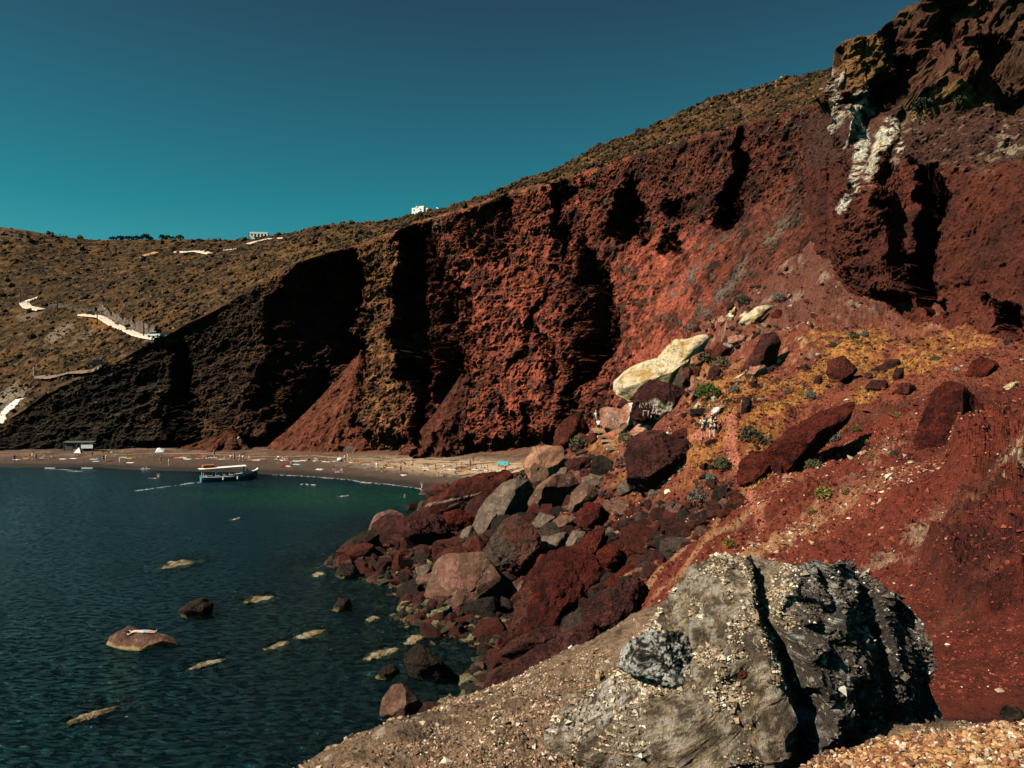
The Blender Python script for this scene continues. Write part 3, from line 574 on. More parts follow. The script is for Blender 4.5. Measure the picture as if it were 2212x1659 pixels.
BL = [
 # --- upper slope
 (C1([(695,740),(700,680),(760,620),(860,570),(960,545),(1010,490),(1060,430),(1160,425),(1230,400),(1320,390),(1260,480),(1190,520),(1150,580),(1120,640),(1080,700),(1060,740),(960,725),(880,745),(810,825),(730,780)]),'white','huge cream and ochre boulder lying on the red slope, largest pale rock',88,.55,[((-.38,-.78,.5),.34),((-.5,-.3,.8),.7)]),
 (C1([(1080,700),(1120,620),(1180,600),(1210,690),(1180,790),(1130,790),(1070,740)]),'mix','dark pink-veined chunk against the right end of the huge cream boulder',84,.7,None),
 (C1([(1150,570),(1180,530),(1250,530),(1250,580),(1200,600)]),'pink','small salmon block touching the right side of the cream boulder',87,.7,None),
 (C1([(1170,620),(1230,600),(1290,620),(1260,650),(1190,650)]),'red','flat red slab just under the small salmon block',85,.7,None),
 (C1([(1190,690),(1250,665),(1300,670),(1290,700),(1200,700)]),'tan','thin tan slab lying on top of the square salmon block',82,.7,None),
 (C1([(1190,700),(1290,702),(1300,740),(1240,800),(1190,830)]),'pink','square salmon block above left of the bright green bush',81,.7,[((0,-1,.1),.4)]),
 (C1([(1310,690),(1320,620),(1370,600),(1410,660),(1370,690)]),'maroon','maroon pointed rock between the salmon block and the red slope',84,.8,None),
 (C1([(1340,500),(1380,440),(1440,440),(1510,490),(1500,535),(1430,545),(1340,530)]),'red','square red block with a white-streaked top above the cream boulder',93,.8,None),
 (C1([(1450,410),(1500,385),(1560,390),(1570,440),(1510,460),(1450,440)]),'pink','orange block sitting upslope of the square white-streaked red block',97,.8,None),
 (C1([(1520,300),(1560,250),(1640,190),(1700,175),(1755,185),(1700,230),(1650,285),(1580,305)]),'white','long cream slab tilted on the upper slope, longest of the high pale rocks',104,.5,[((-.2,-.6,.7),.5)]),
 (C1([(1430,250),(1460,220),(1490,185),(1510,230),(1500,280),(1460,285)]),'white','upright pointed white rock left of the long tilted cream slab',104,.7,None),
 (C1([(1520,250),(1560,215),(1580,240),(1540,272)]),'white','small white stone between the pointed rock and the long cream slab',105,.7,None),
 (C1([(1750,240),(1790,205),(1840,220),(1830,250),(1770,278)]),'crim','deep red chunk at the upper right end of the long cream slab',101,.8,None),
 (C1([(1375,270),(1400,250),(1450,270),(1440,300),(1380,312)]),'pink','pinkish stone left of the upright pointed white rock',103,.8,None),
 (C1([(1560,600),(1600,540),(1680,400),(1760,380),(1800,430),(1760,560),(1680,620),(1600,640)]),'maroon','broad dark maroon rock mass half buried above the dry grass slope',95,.5,None),
 (C1([(1560,690),(1600,610),(1690,590),(1700,640),(1620,690)]),'pink','rounded dusty pink rock with a white edge below the dark maroon mass',88,.6,None),
 (C1([(1700,620),(1760,590),(1790,600),(1730,645)]),'dark','small black rock right of the rounded dusty pink rock',88,.8,None),
 (C1([(1755,585),(1790,545),(1815,560),(1780,590)]),'white','small white stone on top of the small black rock',89,.7,None),
 (C1([(1480,680),(1560,635),(1570,645),(1500,690)]),'white','narrow white slab lying left of the dusty pink rock',86,.7,None),
 (CA([(380,700),(400,560),(480,430),(620,300),(800,215),(1000,215),(1230,280),(1430,350),(1600,480),(1700,590),(1690,750),(1520,950),(1400,1150),(1250,1310),(950,1270),(500,1240),(370,1150),(340,950)]),'maroon','big maroon boulder carrying light carved Greek letters and white paint stains',77,.5,[((-.05,-1,.05),.45),((.75,-.6,-.1),.75)]),
 (C1([(555,900),(590,890),(700,905),(710,960),(700,1040),(670,1085),(610,1060),(570,1000)]),'pink','upright salmon slab with faint writing beside the climbing hikers',86,.45,[((0,-1,.1),.4)]),
 (C1([(710,900),(740,870),(810,850),(830,960),(845,985),(790,1040),(690,1060),(700,980)]),'pink','salmon slab with white patches between the two inscribed rocks',82,.55,None),
 (C1([(675,870),(700,835),(745,815),(730,850),(690,885)]),'crim','red angular stone in front of the left end of the cream boulder',88,.7,None),
 (C1([(765,1055),(830,1000),(920,985),(970,1010),(940,1050),(850,1088)]),'pink','flat pale salmon slab with a white top under the maroon inscribed boulder',74,.6,None),
 (C1([(1200,885),(1235,842),(1275,885),(1230,890)]),'white','white triangular stone resting on a dark block near the two tourists',70,.7,None),
 (C1([(1185,900),(1275,890),(1272,945),(1200,955)]),'dark','dark block under the white triangular stone',71,.8,None),
 (C1([(1280,955),(1340,890),(1420,865),(1400,900),(1350,950),(1310,968)]),'pink','tilted salmon slab with a white spot just behind the two tourists',66,.5,None),
 (C1([(1530,935),(1545,850),(1590,825),(1605,860),(1565,935)]),'dark','black upright rock on the dry grass right of the tourists',64,.6,None),
 (C1([(1040,1090),(1080,1050),(1130,1028),(1200,1050),(1225,1082),(1160,1115),(1070,1115)]),'red','wedge-shaped red rock with a black right side beside the trail',58,.8,[((.8,-.5,.1),.3)]),
 (C1([(780,1400),(772,1200),(800,1140),(880,1085),(980,1072),(1060,1120),(1160,1130),(1180,1200),(1100,1290),(1080,1370),(1010,1460),(900,1480),(820,1440)]),'maroon','massive rough maroon rock under the trail with a black overhang below it',66,.6,[((.1,-.55,-.8),.62),((-.3,-.6,.7),.6)]),
 (C1([(235,1160),(265,1040),(340,960),(410,930),(445,990),(475,1060),(470,1110),(400,1080),(330,1130),(250,1180)]),'red','slanting red rock face left of the climbing hikers',100,.6,None),
 (C1([(35,1290),(60,1240),(110,1190),(180,1165),(280,1165),(290,1300),(250,1345),(130,1425),(90,1385)]),'tan','large smooth tan boulder with a bright top, first rock beyond the beach',104,.7,[((-.5,-.35,.8),.5),((.4,-.9,-.2),.55)]),
 (C1([(262,1340),(290,1305),(325,1295),(352,1330),(310,1370)]),'grey','small round grey stone at the right foot of the large tan boulder',97,.8,None),
 (C1([(500,1320),(520,1250),(580,1230),(640,1270),(652,1330),(600,1382),(530,1372)]),'dark','black boulder below the broken wooden steps',93,.8,[((-.1,-.9,-.1),.4)]),
 (C1([(330,1290),(380,1240),(470,1230),(500,1290),(440,1330),(350,1332)]),'maroon','rough maroon rock left of the black boulder under the wooden steps',96,.8,None),
 (C1([(480,1080),(520,1060),(560,1090),(540,1130),(490,1130)]),'red','small red rock in front of the climbing hikers',95,.8,None),
 # --- right hand slope
 (C3([(545,760),(700,650),(870,560),(1040,500),(1065,530),(990,620),(870,720),(760,840),(690,915),(640,885),(580,810)]),'crim','long tilted crimson slab with a black underside right of the trail',None,.5,[((-.35,-.3,.9),.4),((.5,-.8,-.45),.45)]),
 (C3([(365,920),(380,840),(450,800),(540,785),(585,830),(540,930),(430,985),(370,972)]),'crim','crimson rock at the lower left end of the long tilted slab',None,.7,[((-.35,-.5,.8),.5),((.5,-.7,-.6),.5)]),
 (C3([(555,860),(600,815),(650,870),(655,915),(580,922)]),'scoria','small crusty dark red stone wedged below the long tilted slab',None,.8,None),
 (C3([(1400,970),(1390,860),(1430,740),(1500,560),(1565,430),(1640,412),(1720,450),(1800,540),(1842,610),(1800,690),(1720,790),(1650,850),(1560,920),(1480,995)]),'crim','tall humped dark red boulder standing out of the gravel slope',36,.6,[((-.55,-.75,.35),.6),((.8,-.5,-.2),.3),((.6,-.6,.3),.75)]),
 (C3([(890,320),(900,250),(980,225),(1045,300),(1015,370),(940,402)]),'red','brown-red rock beside the brightest dry grass patch',None,.6,None),
 (C3([(1110,400),(1150,360),(1225,365),(1232,400),(1180,432)]),'maroon','low maroon rock in the grass right of the brown-red rock',None,.7,None),
 (C3([(1270,335),(1290,290),(1330,288),(1322,350),(1282,362)]),'maroon','narrow maroon stone above the low maroon rock',None,.7,None),
 (C3([(1278,435),(1320,385),(1360,375),(1405,400),(1392,440),(1322,455)]),'red','red rock with a black right side on the pale dusty ground',None,.7,[((.8,-.5,.1),.3)]),
 (C3([(1125,325),(1150,290),(1250,240),(1310,235),(1300,270),(1200,325)]),'maroon','long low ledge of maroon rock under the bright dry grass',None,.5,None),
 (C3([(1730,330),(1745,260),(1800,230),(1880,250),(1900,300),(1850,345),(1780,350)]),'crim','smooth bright red hump under the eastern cliff',None,.5,None),
 (C3([(300,1100),(310,1042),(360,1035),(408,1080),(380,1112)]),'red','red stone beside the lower end of the footpath',None,.8,None),
 (C3([(160,1172),(190,1110),(240,1100),(262,1170),(210,1192)]),'maroon','maroon stone left of the lower end of the footpath',None,.8,None),
 (C3([(255,1162),(270,1120),(300,1130),(306,1172)]),'scoria','small crusty stone between the red and the maroon stones by the footpath',None,.8,None),
 (C3([(200,1080),(215,1010),(260,990),(300,1010),(290,1070),(240,1095)]),'dark','black crumbly rock above the small crusty stone',None,.8,None),
 (C3([(1918,402),(1960,375),(2008,363),(2000,387),(1940,412)]),'white','thin cream slab on the slope at the right edge',None,.5,None),
 (C3([(1340,855),(1360,835),(1392,835),(1380,855)]),'white','white stone left of the tall humped boulder',None,.5,None),
 (C3([(1185,1240),(1200,1225),(1232,1222),(1225,1238)]),'white','white flat stone in the middle of the gravel slope',None,.5,None),
 (C3([(1175,1078),(1185,1055),(1205,1060),(1195,1080)]),'white','small upright white stone on the gravel slope',None,.5,None),
 # --- boulder heap by the sea
 (C2([(585,320),(605,230),(680,190),(760,130),(880,95),(1000,85),(1060,95),(1010,180),(920,250),(860,290),(780,312),(700,292),(660,322)]),'red','low headland of layered red rock crossed by pale streaks where the beach ends',110,.5,None),
 (C2([(1010,140),(1050,100),(1090,75),(1115,110),(1100,140)]),'crim','red pointed stone between the layered headland and the large tan boulder',99,.8,None),
 (C2([(885,292),(930,225),(1010,145),(1080,125),(1140,138),(1180,200),(1205,300),(1160,375),(1060,335),(960,300)]),'grey','tall grey-brown angular boulder with a black right side behind the heap',86,.8,[((-.4,-.7,.55),.45),((.75,-.6,-.2),.15)]),
 (C2([(1170,225),(1215,150),(1300,95),(1390,100),(1425,150),(1395,240),(1335,305),(1215,305),(1165,245)]),'brown','hollow-looking boulder all in shade with a lit brown rim',84,.7,[((-.4,-.1,.9),.75),((.45,-.85,-.35),.15)]),
 (C2([(1450,115),(1500,85),(1560,98),(1592,150),(1540,176),(1470,152)]),'grey','smooth oval grey slab above the red blocks of the heap',86,.6,None),
 (C2([(1385,265),(1400,190),(1450,145),(1510,150),(1542,200),(1480,245),(1400,288)]),'brown','brown and red boulder below left of the oval grey slab',80,.8,None),
 (C2([(1655,142),(1710,98),(1750,130),(1788,186),(1700,192),(1665,202)]),'grey','grey curved slab behind the big two-humped grey boulder',82,.6,None),
 (C2([(1556,260),(1640,208),(1750,190),(1835,218),(1885,255),(1860,330),(1790,400),(1690,415),(1620,380),(1580,340)]),'grey','big two-humped grey boulder with a black hollow under it',72,.7,[((-.3,-.55,.75),.6),((.15,-.7,-.7),.4)]),
 (C2([(1768,412),(1798,330),(1862,228),(1888,262),(1876,382),(1820,402)]),'grey','grey slab standing on edge at the right of the two-humped boulder',67,.5,None),
 (C2([(1438,310),(1478,250),(1550,258),(1582,320),(1572,402),(1500,412),(1440,372)]),'crim','square crimson block left of the two-humped grey boulder',73,.8,None),
 (C2([(1168,375),(1220,300),(1290,318),(1335,360),(1312,412),(1228,422)]),'grey','grey boulder with a lit pointed top under the shaded hollow-looking one',78,.8,None),
 (C2([(1290,340),(1360,310),(1432,328),(1434,372),(1370,392),(1312,382)]),'brown','low brown flat-topped block in the middle of the heap',75,.7,None),
 (C2([(1140,455),(1200,430),(1270,430),(1350,408),(1374,450),(1332,532),(1270,545),(1225,505)]),'grey','grey split block right of the big rounded boulder',64,.8,None),
 (C2([(1366,475),(1400,398),(1482,408),(1472,462),(1420,505)]),'grey','flat grey slab right of the grey split block',63,.6,None),
 (C2([(843,385),(880,298),(972,308),(978,372),(932,455),(880,432)]),'grey','cracked upright grey block with a level top left of the big rounded boulder',80,.8,None),
 (C2([(733,505),(790,400),(832,374),(872,440),(852,502),(780,545)]),'grey','tilted grey slab beside the cracked upright block near the water',74,.5,[((-.5,-.75,.45),.4)]),
 (C2([(663,345),(700,300),(760,288),(832,320),(838,382),(770,412),(700,402)]),'crim','rounded orange-red boulder above the tilted grey slab',86,.8,None),
 (C2([(922,565),(925,520),(950,470),(1010,380),(1080,352),(1150,390),(1200,430),(1215,500),(1200,570),(1120,620),(1030,702),(990,650),(940,612)]),'mix','big rounded boulder, pinkish above and grey below, in the middle of the heap',63,.8,[((-.3,-.6,.7),.6),((-.2,-1,-.2),.6)]),
 (C2([(588,870),(600,770),(622,690),(650,605),(700,556),(800,548),(892,543),(940,600),(1020,680),(1062,760),(1080,850),(960,905),(740,910),(690,885)]),'brown','largest brown boulder at the water with a pinkish peak and black lower right',56,.75,[((-.65,-.65,.4),.55),((.1,-.75,.65),.55),((.6,-.6,-.5),.35)]),
 (C2([(525,705),(540,650),(640,620),(650,662),(612,702)]),'brown','brown block in the water left of the largest brown boulder',60,.7,None),
 (C2([(528,602),(600,580),(652,590),(642,620),(560,652)]),'grey','flat dark grey slab on top of the brown block in the water',62,.5,None),
 (C2([(288,495),(300,430),(312,380),(370,338),(480,342),(520,318),(590,328),(645,350),(692,420),(722,545),(640,590),(500,600),(380,575),(320,545)]),'maroon','long dark maroon sea boulder with a black seaward foot, nearest the open bay',76,.7,[((-.5,-.6,.6),.6),((.5,-.75,-.4),.3)]),
 (C2([(92,552),(105,510),(130,478),(200,428),(280,398),(312,440),(318,520),(280,562),(180,575)]),'wet','wrinkled blackish rock at the seaward tip of the heap',74,.7,None),
 (C2([(273,385),(290,340),(310,308),(380,283),(440,300),(455,342),(370,350),(300,392)]),'brown','grey-brown rock peeking over the long dark maroon sea boulder',80,.8,None),
 (C2([(88,640),(110,592),(160,580),(202,620),(204,648),(140,662)]),'wet','small dark rock with a yellow tide line in front of the seaward tip',None,.8,None),
 (C2([(73,832),(100,780),(155,774),(163,832),(120,845)]),'wet','small cube-shaped dark rock alone in the water off the heap',None,.8,None),
 (C2([(985,1035),(1040,980),(1080,900),(1120,780),(1170,680),(1240,600),(1340,538),(1450,556),(1540,640),(1585,740),(1510,805),(1475,860),(1480,930),(1380,945),(1250,955),(1120,990),(1030,1030)]),'scoria','huge porous dark red boulder with a black right face near the shore',47,.65,[((-.6,-.7,.35),.6),((.75,-.6,-.2),.45)]),
 (C2([(988,1095),(1080,1010),(1200,950),(1330,938),(1402,952),(1300,1022),(1180,1085),(1050,1112)]),'maroon','flat maroon slab between the porous red boulder and the long pointed one',42,.5,None),
 (C2([(942,1295),(945,1240),(965,1195),(1020,1158),(1180,1078),(1340,988),(1462,928),(1500,970),(1545,1095),(1450,1155),(1300,1215),(1150,1282),(1010,1315)]),'maroon','long smooth reddish boulder tapering to a point above the pebble bank',37,.55,[((-.35,-.75,.6),.55),((.85,-.5,0),.72)]),
 (C2([(1472,835),(1540,770),(1640,715),(1700,690),(1752,682),(1802,730),(1815,800),(1792,890),(1680,922),(1600,962),(1510,962),(1478,905)]),'maroon','smooth red slab-sided boulder with an oval black right face',42,.6,[((-.45,-.8,.4),.5),((.9,-.4,-.05),.35)]),
 (C2([(1745,660),(1850,600),(1960,598),(2015,640),(1960,740),(1850,800),(1790,780)]),'red','broad reddish outcrop right of the smooth slab-sided boulder',41,.5,None),
 (C2([(1675,670),(1690,635),(1720,625),(1750,650),(1700,685)]),'tan','small tan pointed stone behind the smooth slab-sided boulder',43,.6,None),
 (C2([(1878,340),(1905,290),(1960,248),(2040,268),(2075,330),(2062,425),(1980,445),(1890,402)]),'crim','large crumbly crimson block right of the standing grey slab',63,.8,None),
 (C2([(1535,570),(1550,520),(1600,485),(1650,500),(1668,590),(1612,685),(1560,622)]),'crim','crimson block with a black right side above the porous red boulder',54,.8,None),
 (C2([(1638,480),(1700,448),(1762,470),(1752,562),(1680,602)]),'red','red rubble block behind the black-sided crimson one',57,.8,None),
 (C2([(1765,450),(1860,400),(1942,430),(1925,500),(1850,595),(1772,562)]),'crim','broad crimson rock below the standing grey slab',57,.8,None),
 (C2([(1925,520),(1990,450),(2082,470),(2085,530),(2000,602),(1940,572)]),'scoria','dark red cindery rock right of the broad crimson rock',54,.8,None),
 (C2([(1365,560),(1430,490),(1480,420),(1562,400),(1572,480),(1520,580),(1450,600)]),'crim','steep crimson rock spine running up behind the porous red boulder',56,.7,None),
 (C2([(1187,610),(1220,540),(1300,540),(1314,590),(1242,652),(1192,672)]),'crim','red stone between the big rounded boulder and the porous red one',55,.8,None),
 (C2([(1066,745),(1110,682),(1150,655),(1150,742),(1102,802)]),'grey','narrow grey slab leaning left of the porous red boulder',52,.6,None),
 (C2([(1570,700),(1620,650),(1700,600),(1760,610),(1700,680),(1620,740)]),'crim','crumbly red rock behind the small tan pointed stone',47,.7,None),
 (C2([(1700,930),(1800,900),(1950,860),(2050,800),(2080,860),(1950,960),(1800,1040),(1640,1090),(1560,1080),(1560,1000)]),'crim','long crimson rubbly ledge above the pebble bank',36,.5,None),
 (C2([(2060,300),(2130,260),(2200,280),(2190,360),(2110,390)]),'red','red-brown rock at the foot of the footpath',56,.8,None),
 (C2([(2100,440),(2150,400),(2212,410),(2212,470),(2140,480)]),'red','low red rock right of the dark red cindery one',50,.8,None),
 (C2([(1380,430),(1400,400),(1440,380),(1450,410),(1420,440)]),'brown','small brown chip wedged under the square crimson block',68,.8,None),
 (C2([(1575,410),(1600,375),(1650,395),(1640,430),(1600,440)]),'grey','small grey stone below the two-humped boulder',68,.8,None),
 (C2([(1820,190),(1835,165),(1890,185),(1880,210),(1850,215)]),'grey','small grey stone upslope of the two-humped boulder',70,.8,None),
 # --- in the water
 (C4([(588,1008),(605,970),(630,925),(680,888),(715,868),(760,885),(890,893),(930,905),(970,925),(1005,945),(930,988),(830,1006),(740,1018)]),'brown','flat-topped brown rock in the sea that a sunbather lies on',49,.8,[((0,-.12,1),.62),((-.5,-.7,.5),.6)]),
 (C4([(1018,762),(1080,718),(1160,688),(1202,715),(1198,782),(1120,812),(1070,810)]),'wet','dark peaked rock in open water behind the sunbather rock',None,.8,[((-.3,-.7,.6),.55)]),
 (C2([(480,1115),(485,1070),(492,1035),(550,1028),(610,1080),(700,1150),(758,1222),(690,1242),(600,1202),(500,1192)]),'wet','long dark rock awash off the pebble bank, largest of the sunken ones',43,.6,None),
 (C2([(298,1222),(350,1150),(392,1138),(432,1180),(380,1224)]),'wet','low dark rock awash left of the largest sunken rock',None,.7,None),
 (C2([(333,1425),(350,1340),(400,1265),(450,1258),(520,1320),(552,1370),(500,1422),(420,1455)]),'brown','rounded brown boulder in the water nearest the pebble bank',33,.85,[((-.5,-.7,.5),.5),((.5,-.8,-.3),.6)]),
 (C2([(857,1022),(900,980),(972,988),(974,1032),(900,1038)]),'wet','small ochre-rimmed rock in the shallows left of the maroon slab',None,.7,None),
 (C2([(558,902),(620,868),(700,878),(724,912),(650,948),(580,942)]),'maroon','low dark red rock in the water at the foot of the largest brown boulder',55,.6,None),
 (C2([(785,1200),(810,1165),(850,1170),(840,1205)]),'wet','small brown rock awash right of the largest sunken rock',None,.7,None),
 (C4([(1788,552),(1830,530),(1882,545),(1840,562)]),'pale','yellowish rock tip beside the small rock with the tide line',None,.6,None),
 (C4([(908,522),(950,475),(1040,463),(1132,458),(1080,497),(960,517)]),'pale','long pale yellow rock just breaking the surface in the open bay',None,.35,None),
 (C4([(1398,708),(1430,675),(1520,666),(1592,680),(1530,702),(1440,714)]),'pale','pale yellow reef rock between the open bay and the cube-shaped rock',None,.35,None),
 (C4([(1712,918),(1780,870),(1882,853),(1872,892),(1800,918)]),'pale','sunken greenish rock right of its smaller twin off the heap',None,.3,None),
 (C4([(1542,982),(1590,940),(1662,928),(1642,967),(1580,982)]),'pale','smaller sunken greenish rock left of its larger neighbour',None,.3,None),
 (C4([(1112,1102),(1150,1060),(1277,1023),(1262,1052),(1180,1087)]),'pale','sunken greenish rock below right of the sunbather rock',None,.3,None),
 (C4([(408,1432),(450,1370),(540,1330),(622,1298),(657,1320),(600,1352),(500,1412)]),'pale','long sunken ochre rock with foam at its end, lower left of the bay',None,.3,None),
 (C2([(235,1112),(260,1070),(340,1050),(442,1043),(402,1082),(300,1112)]),'pale','flat pale rock just under water left of the largest sunken rock',None,.3,None),
 (C2([(478,1022),(490,980),(560,968),(582,990),(530,1022)]),'pale','grey-white rock tip above the largest sunken rock',None,.5,None),
 (C2([(248,892),(290,863),(332,875),(302,902)]),'pale','small yellowish rock tip right below the cube-shaped rock',None,.5,None),
]
EX = {'big maroon boulder carrying':[(665,411,9,5,30,(.85,.72,.52),1.),(656,404,6,4,10,(.85,.72,.52),1.),(668,420,6,3,-40,(.8,.7,.5),.9),(670,408,3,5,0,(.85,.72,.52),.8),(670.5,392,.9,8,0,(.02,.012,.01),1.),(678,410,8,4,-50,(.34,.10,.06),.7)],
 'salmon slab with white patches':[(634,408,3.5,6,-50,(.85,.78,.66),.9),(632,420,5,4,-60,(.85,.78,.66),.8)],'flat pale salmon slab with':[(651,425,7,2.5,-5,(.85,.8,.7),.9)],'tilted salmon slab with a white':[(715,410,4,2.5,-30,(.8,.78,.75),.9)],
 'square red block with a white':[(731,346,7,1.6,20,(.75,.6,.45),.9)],'huge porous dark':[(520,610,30,6,-70,(.17,.07,.045),.5)],'largest brown boulder':[(452,575,10,16,-20,(.24,.10,.075),.7),(470,590,5,18,0,(.26,.11,.08),.6)],
 'low headland of layered':[(450,500,26,1.2,-12,(.6,.42,.34),.8),(470,503,22,.9,-10,(.65,.48,.38),.8),(445,513,18,1.0,-12,(.5,.36,.3),.7),(478,510,14,.9,-22,(.6,.45,.38),.8)]}
SHOALS = []
for poly, kind, lab, D, th, fc in BL:
    ex = [v for k, v in EX.items() if lab.startswith(k)]; inwater = any(k in lab for k in (' sea ', 'water', 'sunken', 'reef', 'bay', 'tide', 'seaward', 'awash', 'shallows'))
    A = np.array(poly); dd = None; inwater = inwater or kind == 'pale'
    if inwater and kind == 'pale' or (inwater and D is None):
        vb = A[:,1].max()-(0 if kind == 'pale' else 1); dd = CAMH*FPX/(vb-HOR)
        if kind == 'pale': dd = CAMH*FPX/((A[:,1].max()+A[:,1].min())/2-HOR)+.2
    o = boulder(poly, kind, lab, D if D else dd, th, fc, ex[0] if ex else None, cfn=tide if inwater and kind != 'pale' else None, fixed=inwater)
    if kind == 'pale':   # lies flat at the surface, mostly below it
        n_ = len(o.data.vertices); q = np.empty(n_*3, np.float32); o.data.vertices.foreach_get('co', q); q = q.reshape(-1, 3)
        T_ = np.abs(q[:,1]).max(); y_ = q[:,1].copy(); q[:,1] = q[:,2]*dd/CAMH; q[:,2] = -y_/T_*.16+fbm(q.astype(float), .8, 5, 4, gain=.65)*.30
        o.data.vertices.foreach_set('co', q.ravel().astype(np.float32)); o.location.z = -.03; o.data.update()
        SHOALS.append((o.location.x, o.location.y, np.abs(q[:,0]).max()*1.4))
    if 'sunbather lies' in lab: SUNROCK = o
    if 'Greek' in lab: GREEK = o
    if 'faint writing' in lab: WRITE2 = o
# near outcrop and its scoria lump
def crust(W, col, su, sv, na, nb, nc):
    n5 = fbm(W, .06, 3, 31); n6 = fbm(W, .5, 3, 32)
    col = mix(col, [.40,.29,.17], sm(.0,.3,nb+n6*.4)*.8); n7 = fbm(W, .025, 3, 37); col = mix(col, [.14,.10,.07], sm(.02,.12,n7)*.75); col = mix(col, [.70,.61,.49], sm(.16,.24,n5*.8+n7*.7+n6*.35)*.6); col = mix(col, [.045,.035,.028], sm(.14,.22,-n5-n7*.8-nb*.2)*.7)
    return mix(col, [.80,.74,.64], soft(su, sv, 600, 705, 60, 22, -35, .4, nb*3)*sm(-.05,.05,n5+n7)*.85)
def crustB(W, col, su, sv, na, nb, nc):
    n5 = fbm(W, .05, 3, 33); n6 = fbm(W, .35, 3, 34)
    col = mix(col, [.10,.085,.068], sm(-.2,.3,nb)*.7)
    n7 = fbm(W, .02, 3, 38); return mix(col, [.60,.55,.48], sm(.20,.26,n5*.6+n6*.7+n7*.35)*.85)
KCOL['ash'] = ((.42,.30,.18),(.25,.17,.10),(.58,.46,.31)); KCOL['ashd'] = ((.062,.050,.040),(.036,.030,.025),(.11,.092,.074))
M_crust = rock_mat('pumice_crust', 9, 40, 1.0, .07, .97, .5, pit=(34, .75, (.10,.065,.04)), fleck=(24, .8, (.68,.57,.42)))
def crustAB(W, col, su, sv, na, nb, nc):
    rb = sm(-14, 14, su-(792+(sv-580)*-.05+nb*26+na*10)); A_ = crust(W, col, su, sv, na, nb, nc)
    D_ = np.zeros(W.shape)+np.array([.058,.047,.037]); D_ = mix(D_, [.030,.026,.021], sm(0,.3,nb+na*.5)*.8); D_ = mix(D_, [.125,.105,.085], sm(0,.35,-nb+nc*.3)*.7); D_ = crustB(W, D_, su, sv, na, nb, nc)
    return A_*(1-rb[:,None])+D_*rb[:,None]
def rock_post(q):
    x, z = q[:,0], q[:,2]; n = fbm(q, .45, 4, 71); R_ = sm(.10, .40, x)
    g = np.exp(-((x-(.27-.10*z)+n*.22)/.075)**2)*.34+np.exp(-((x-(.66-.35*z)+n*.5)/.05)**2)*.20*sm(.1, .5, z)+np.exp(-((x-(.86-.1*z)+n*.2)/.05)**2)*.10+np.exp(-(((x-.66)**2+(z+.35)**2)/.02))*.22
    g = g+np.maximum(fbm(q, .42, 3, 73)-.12, 0)*.9*R_
    lump_ = fbm(q*np.array([1,1,.7]), .24, 5, 77, ridge=True, gain=.6)
    return np.stack([x, q[:,1]+g-lump_*.13*R_*sm(1.15, .95, x)-fbm(q, .6, 4, 78)*.18, z], -1)
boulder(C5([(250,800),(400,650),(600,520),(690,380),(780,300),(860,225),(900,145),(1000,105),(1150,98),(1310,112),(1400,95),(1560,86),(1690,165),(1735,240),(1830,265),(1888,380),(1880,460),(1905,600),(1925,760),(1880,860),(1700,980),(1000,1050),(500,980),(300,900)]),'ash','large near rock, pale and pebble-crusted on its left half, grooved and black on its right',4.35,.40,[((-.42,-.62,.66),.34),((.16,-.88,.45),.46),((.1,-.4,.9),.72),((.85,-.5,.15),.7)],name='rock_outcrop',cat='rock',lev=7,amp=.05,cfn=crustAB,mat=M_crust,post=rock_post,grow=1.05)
bpy.context.view_layer.update()
def ray_d(o, u, v):
    r = o.ray_cast(Vector((0,0,CAMH))-o.location, (Vector(P3(u, v, 1.0))-Vector((0,0,CAMH))).normalized()); return r[1].y+o.location.y if r[0] else 5.
_oA = [o for o in C.objects if o.name.startswith('rock_outcrop')][0]
def lump(W, col, su, sv, na, nb, nc): return mix(mix(col, [.80,.76,.68], sm(-.15,.15,nc+fbm(W,.1,3,35)*.6)*.95), [.02,.018,.015], sm(.1,.3,-nc-nb*.4)*.9)
boulder(C5([(585,500),(600,440),(640,395),(720,355),(800,358),(870,395),(905,440),(880,490),(910,530),(850,575),(760,560),(680,510)]),'ashd','knobbly lump of dark scoria crusted white lying on the near outcrop',ray_d(_oA,663,675)-.05,.8,None,name='scoria_lump',cat='rock',lev=6,amp=.13,cfn=lump,mat=M_crust)
boulder(C5([(1028,500),(1040,460),(1080,455),(1112,480),(1105,510),(1060,520)]),'red','small brown stone set in the pale crust of the near outcrop',ray_d(_oA,742,672),.7,None,name='stone',cat='rock',lev=4)
boulder(C5([(1440,122),(1450,98),(1480,95),(1497,120),(1470,132)]),'dark','small black stone on top of the near outcrop',5.6,.8,None,name='stone',cat='rock',lev=4)
boulder(C5([(2130,680),(2140,645),(2190,640),(2215,665),(2190,695)]),'dark','grey stone at the upper edge of the pebble bank by the right frame edge',4.15,.8,None,name='stone',cat='rock',lev=4)
boulder(C5([(470,510),(480,480),(500,485),(505,515),(485,525)]),'white','white stone on the rim of the pebble bank left of the scoria lump',ray_d(_oA,600,673),.8,None,name='stone',cat='rock',lev=4)
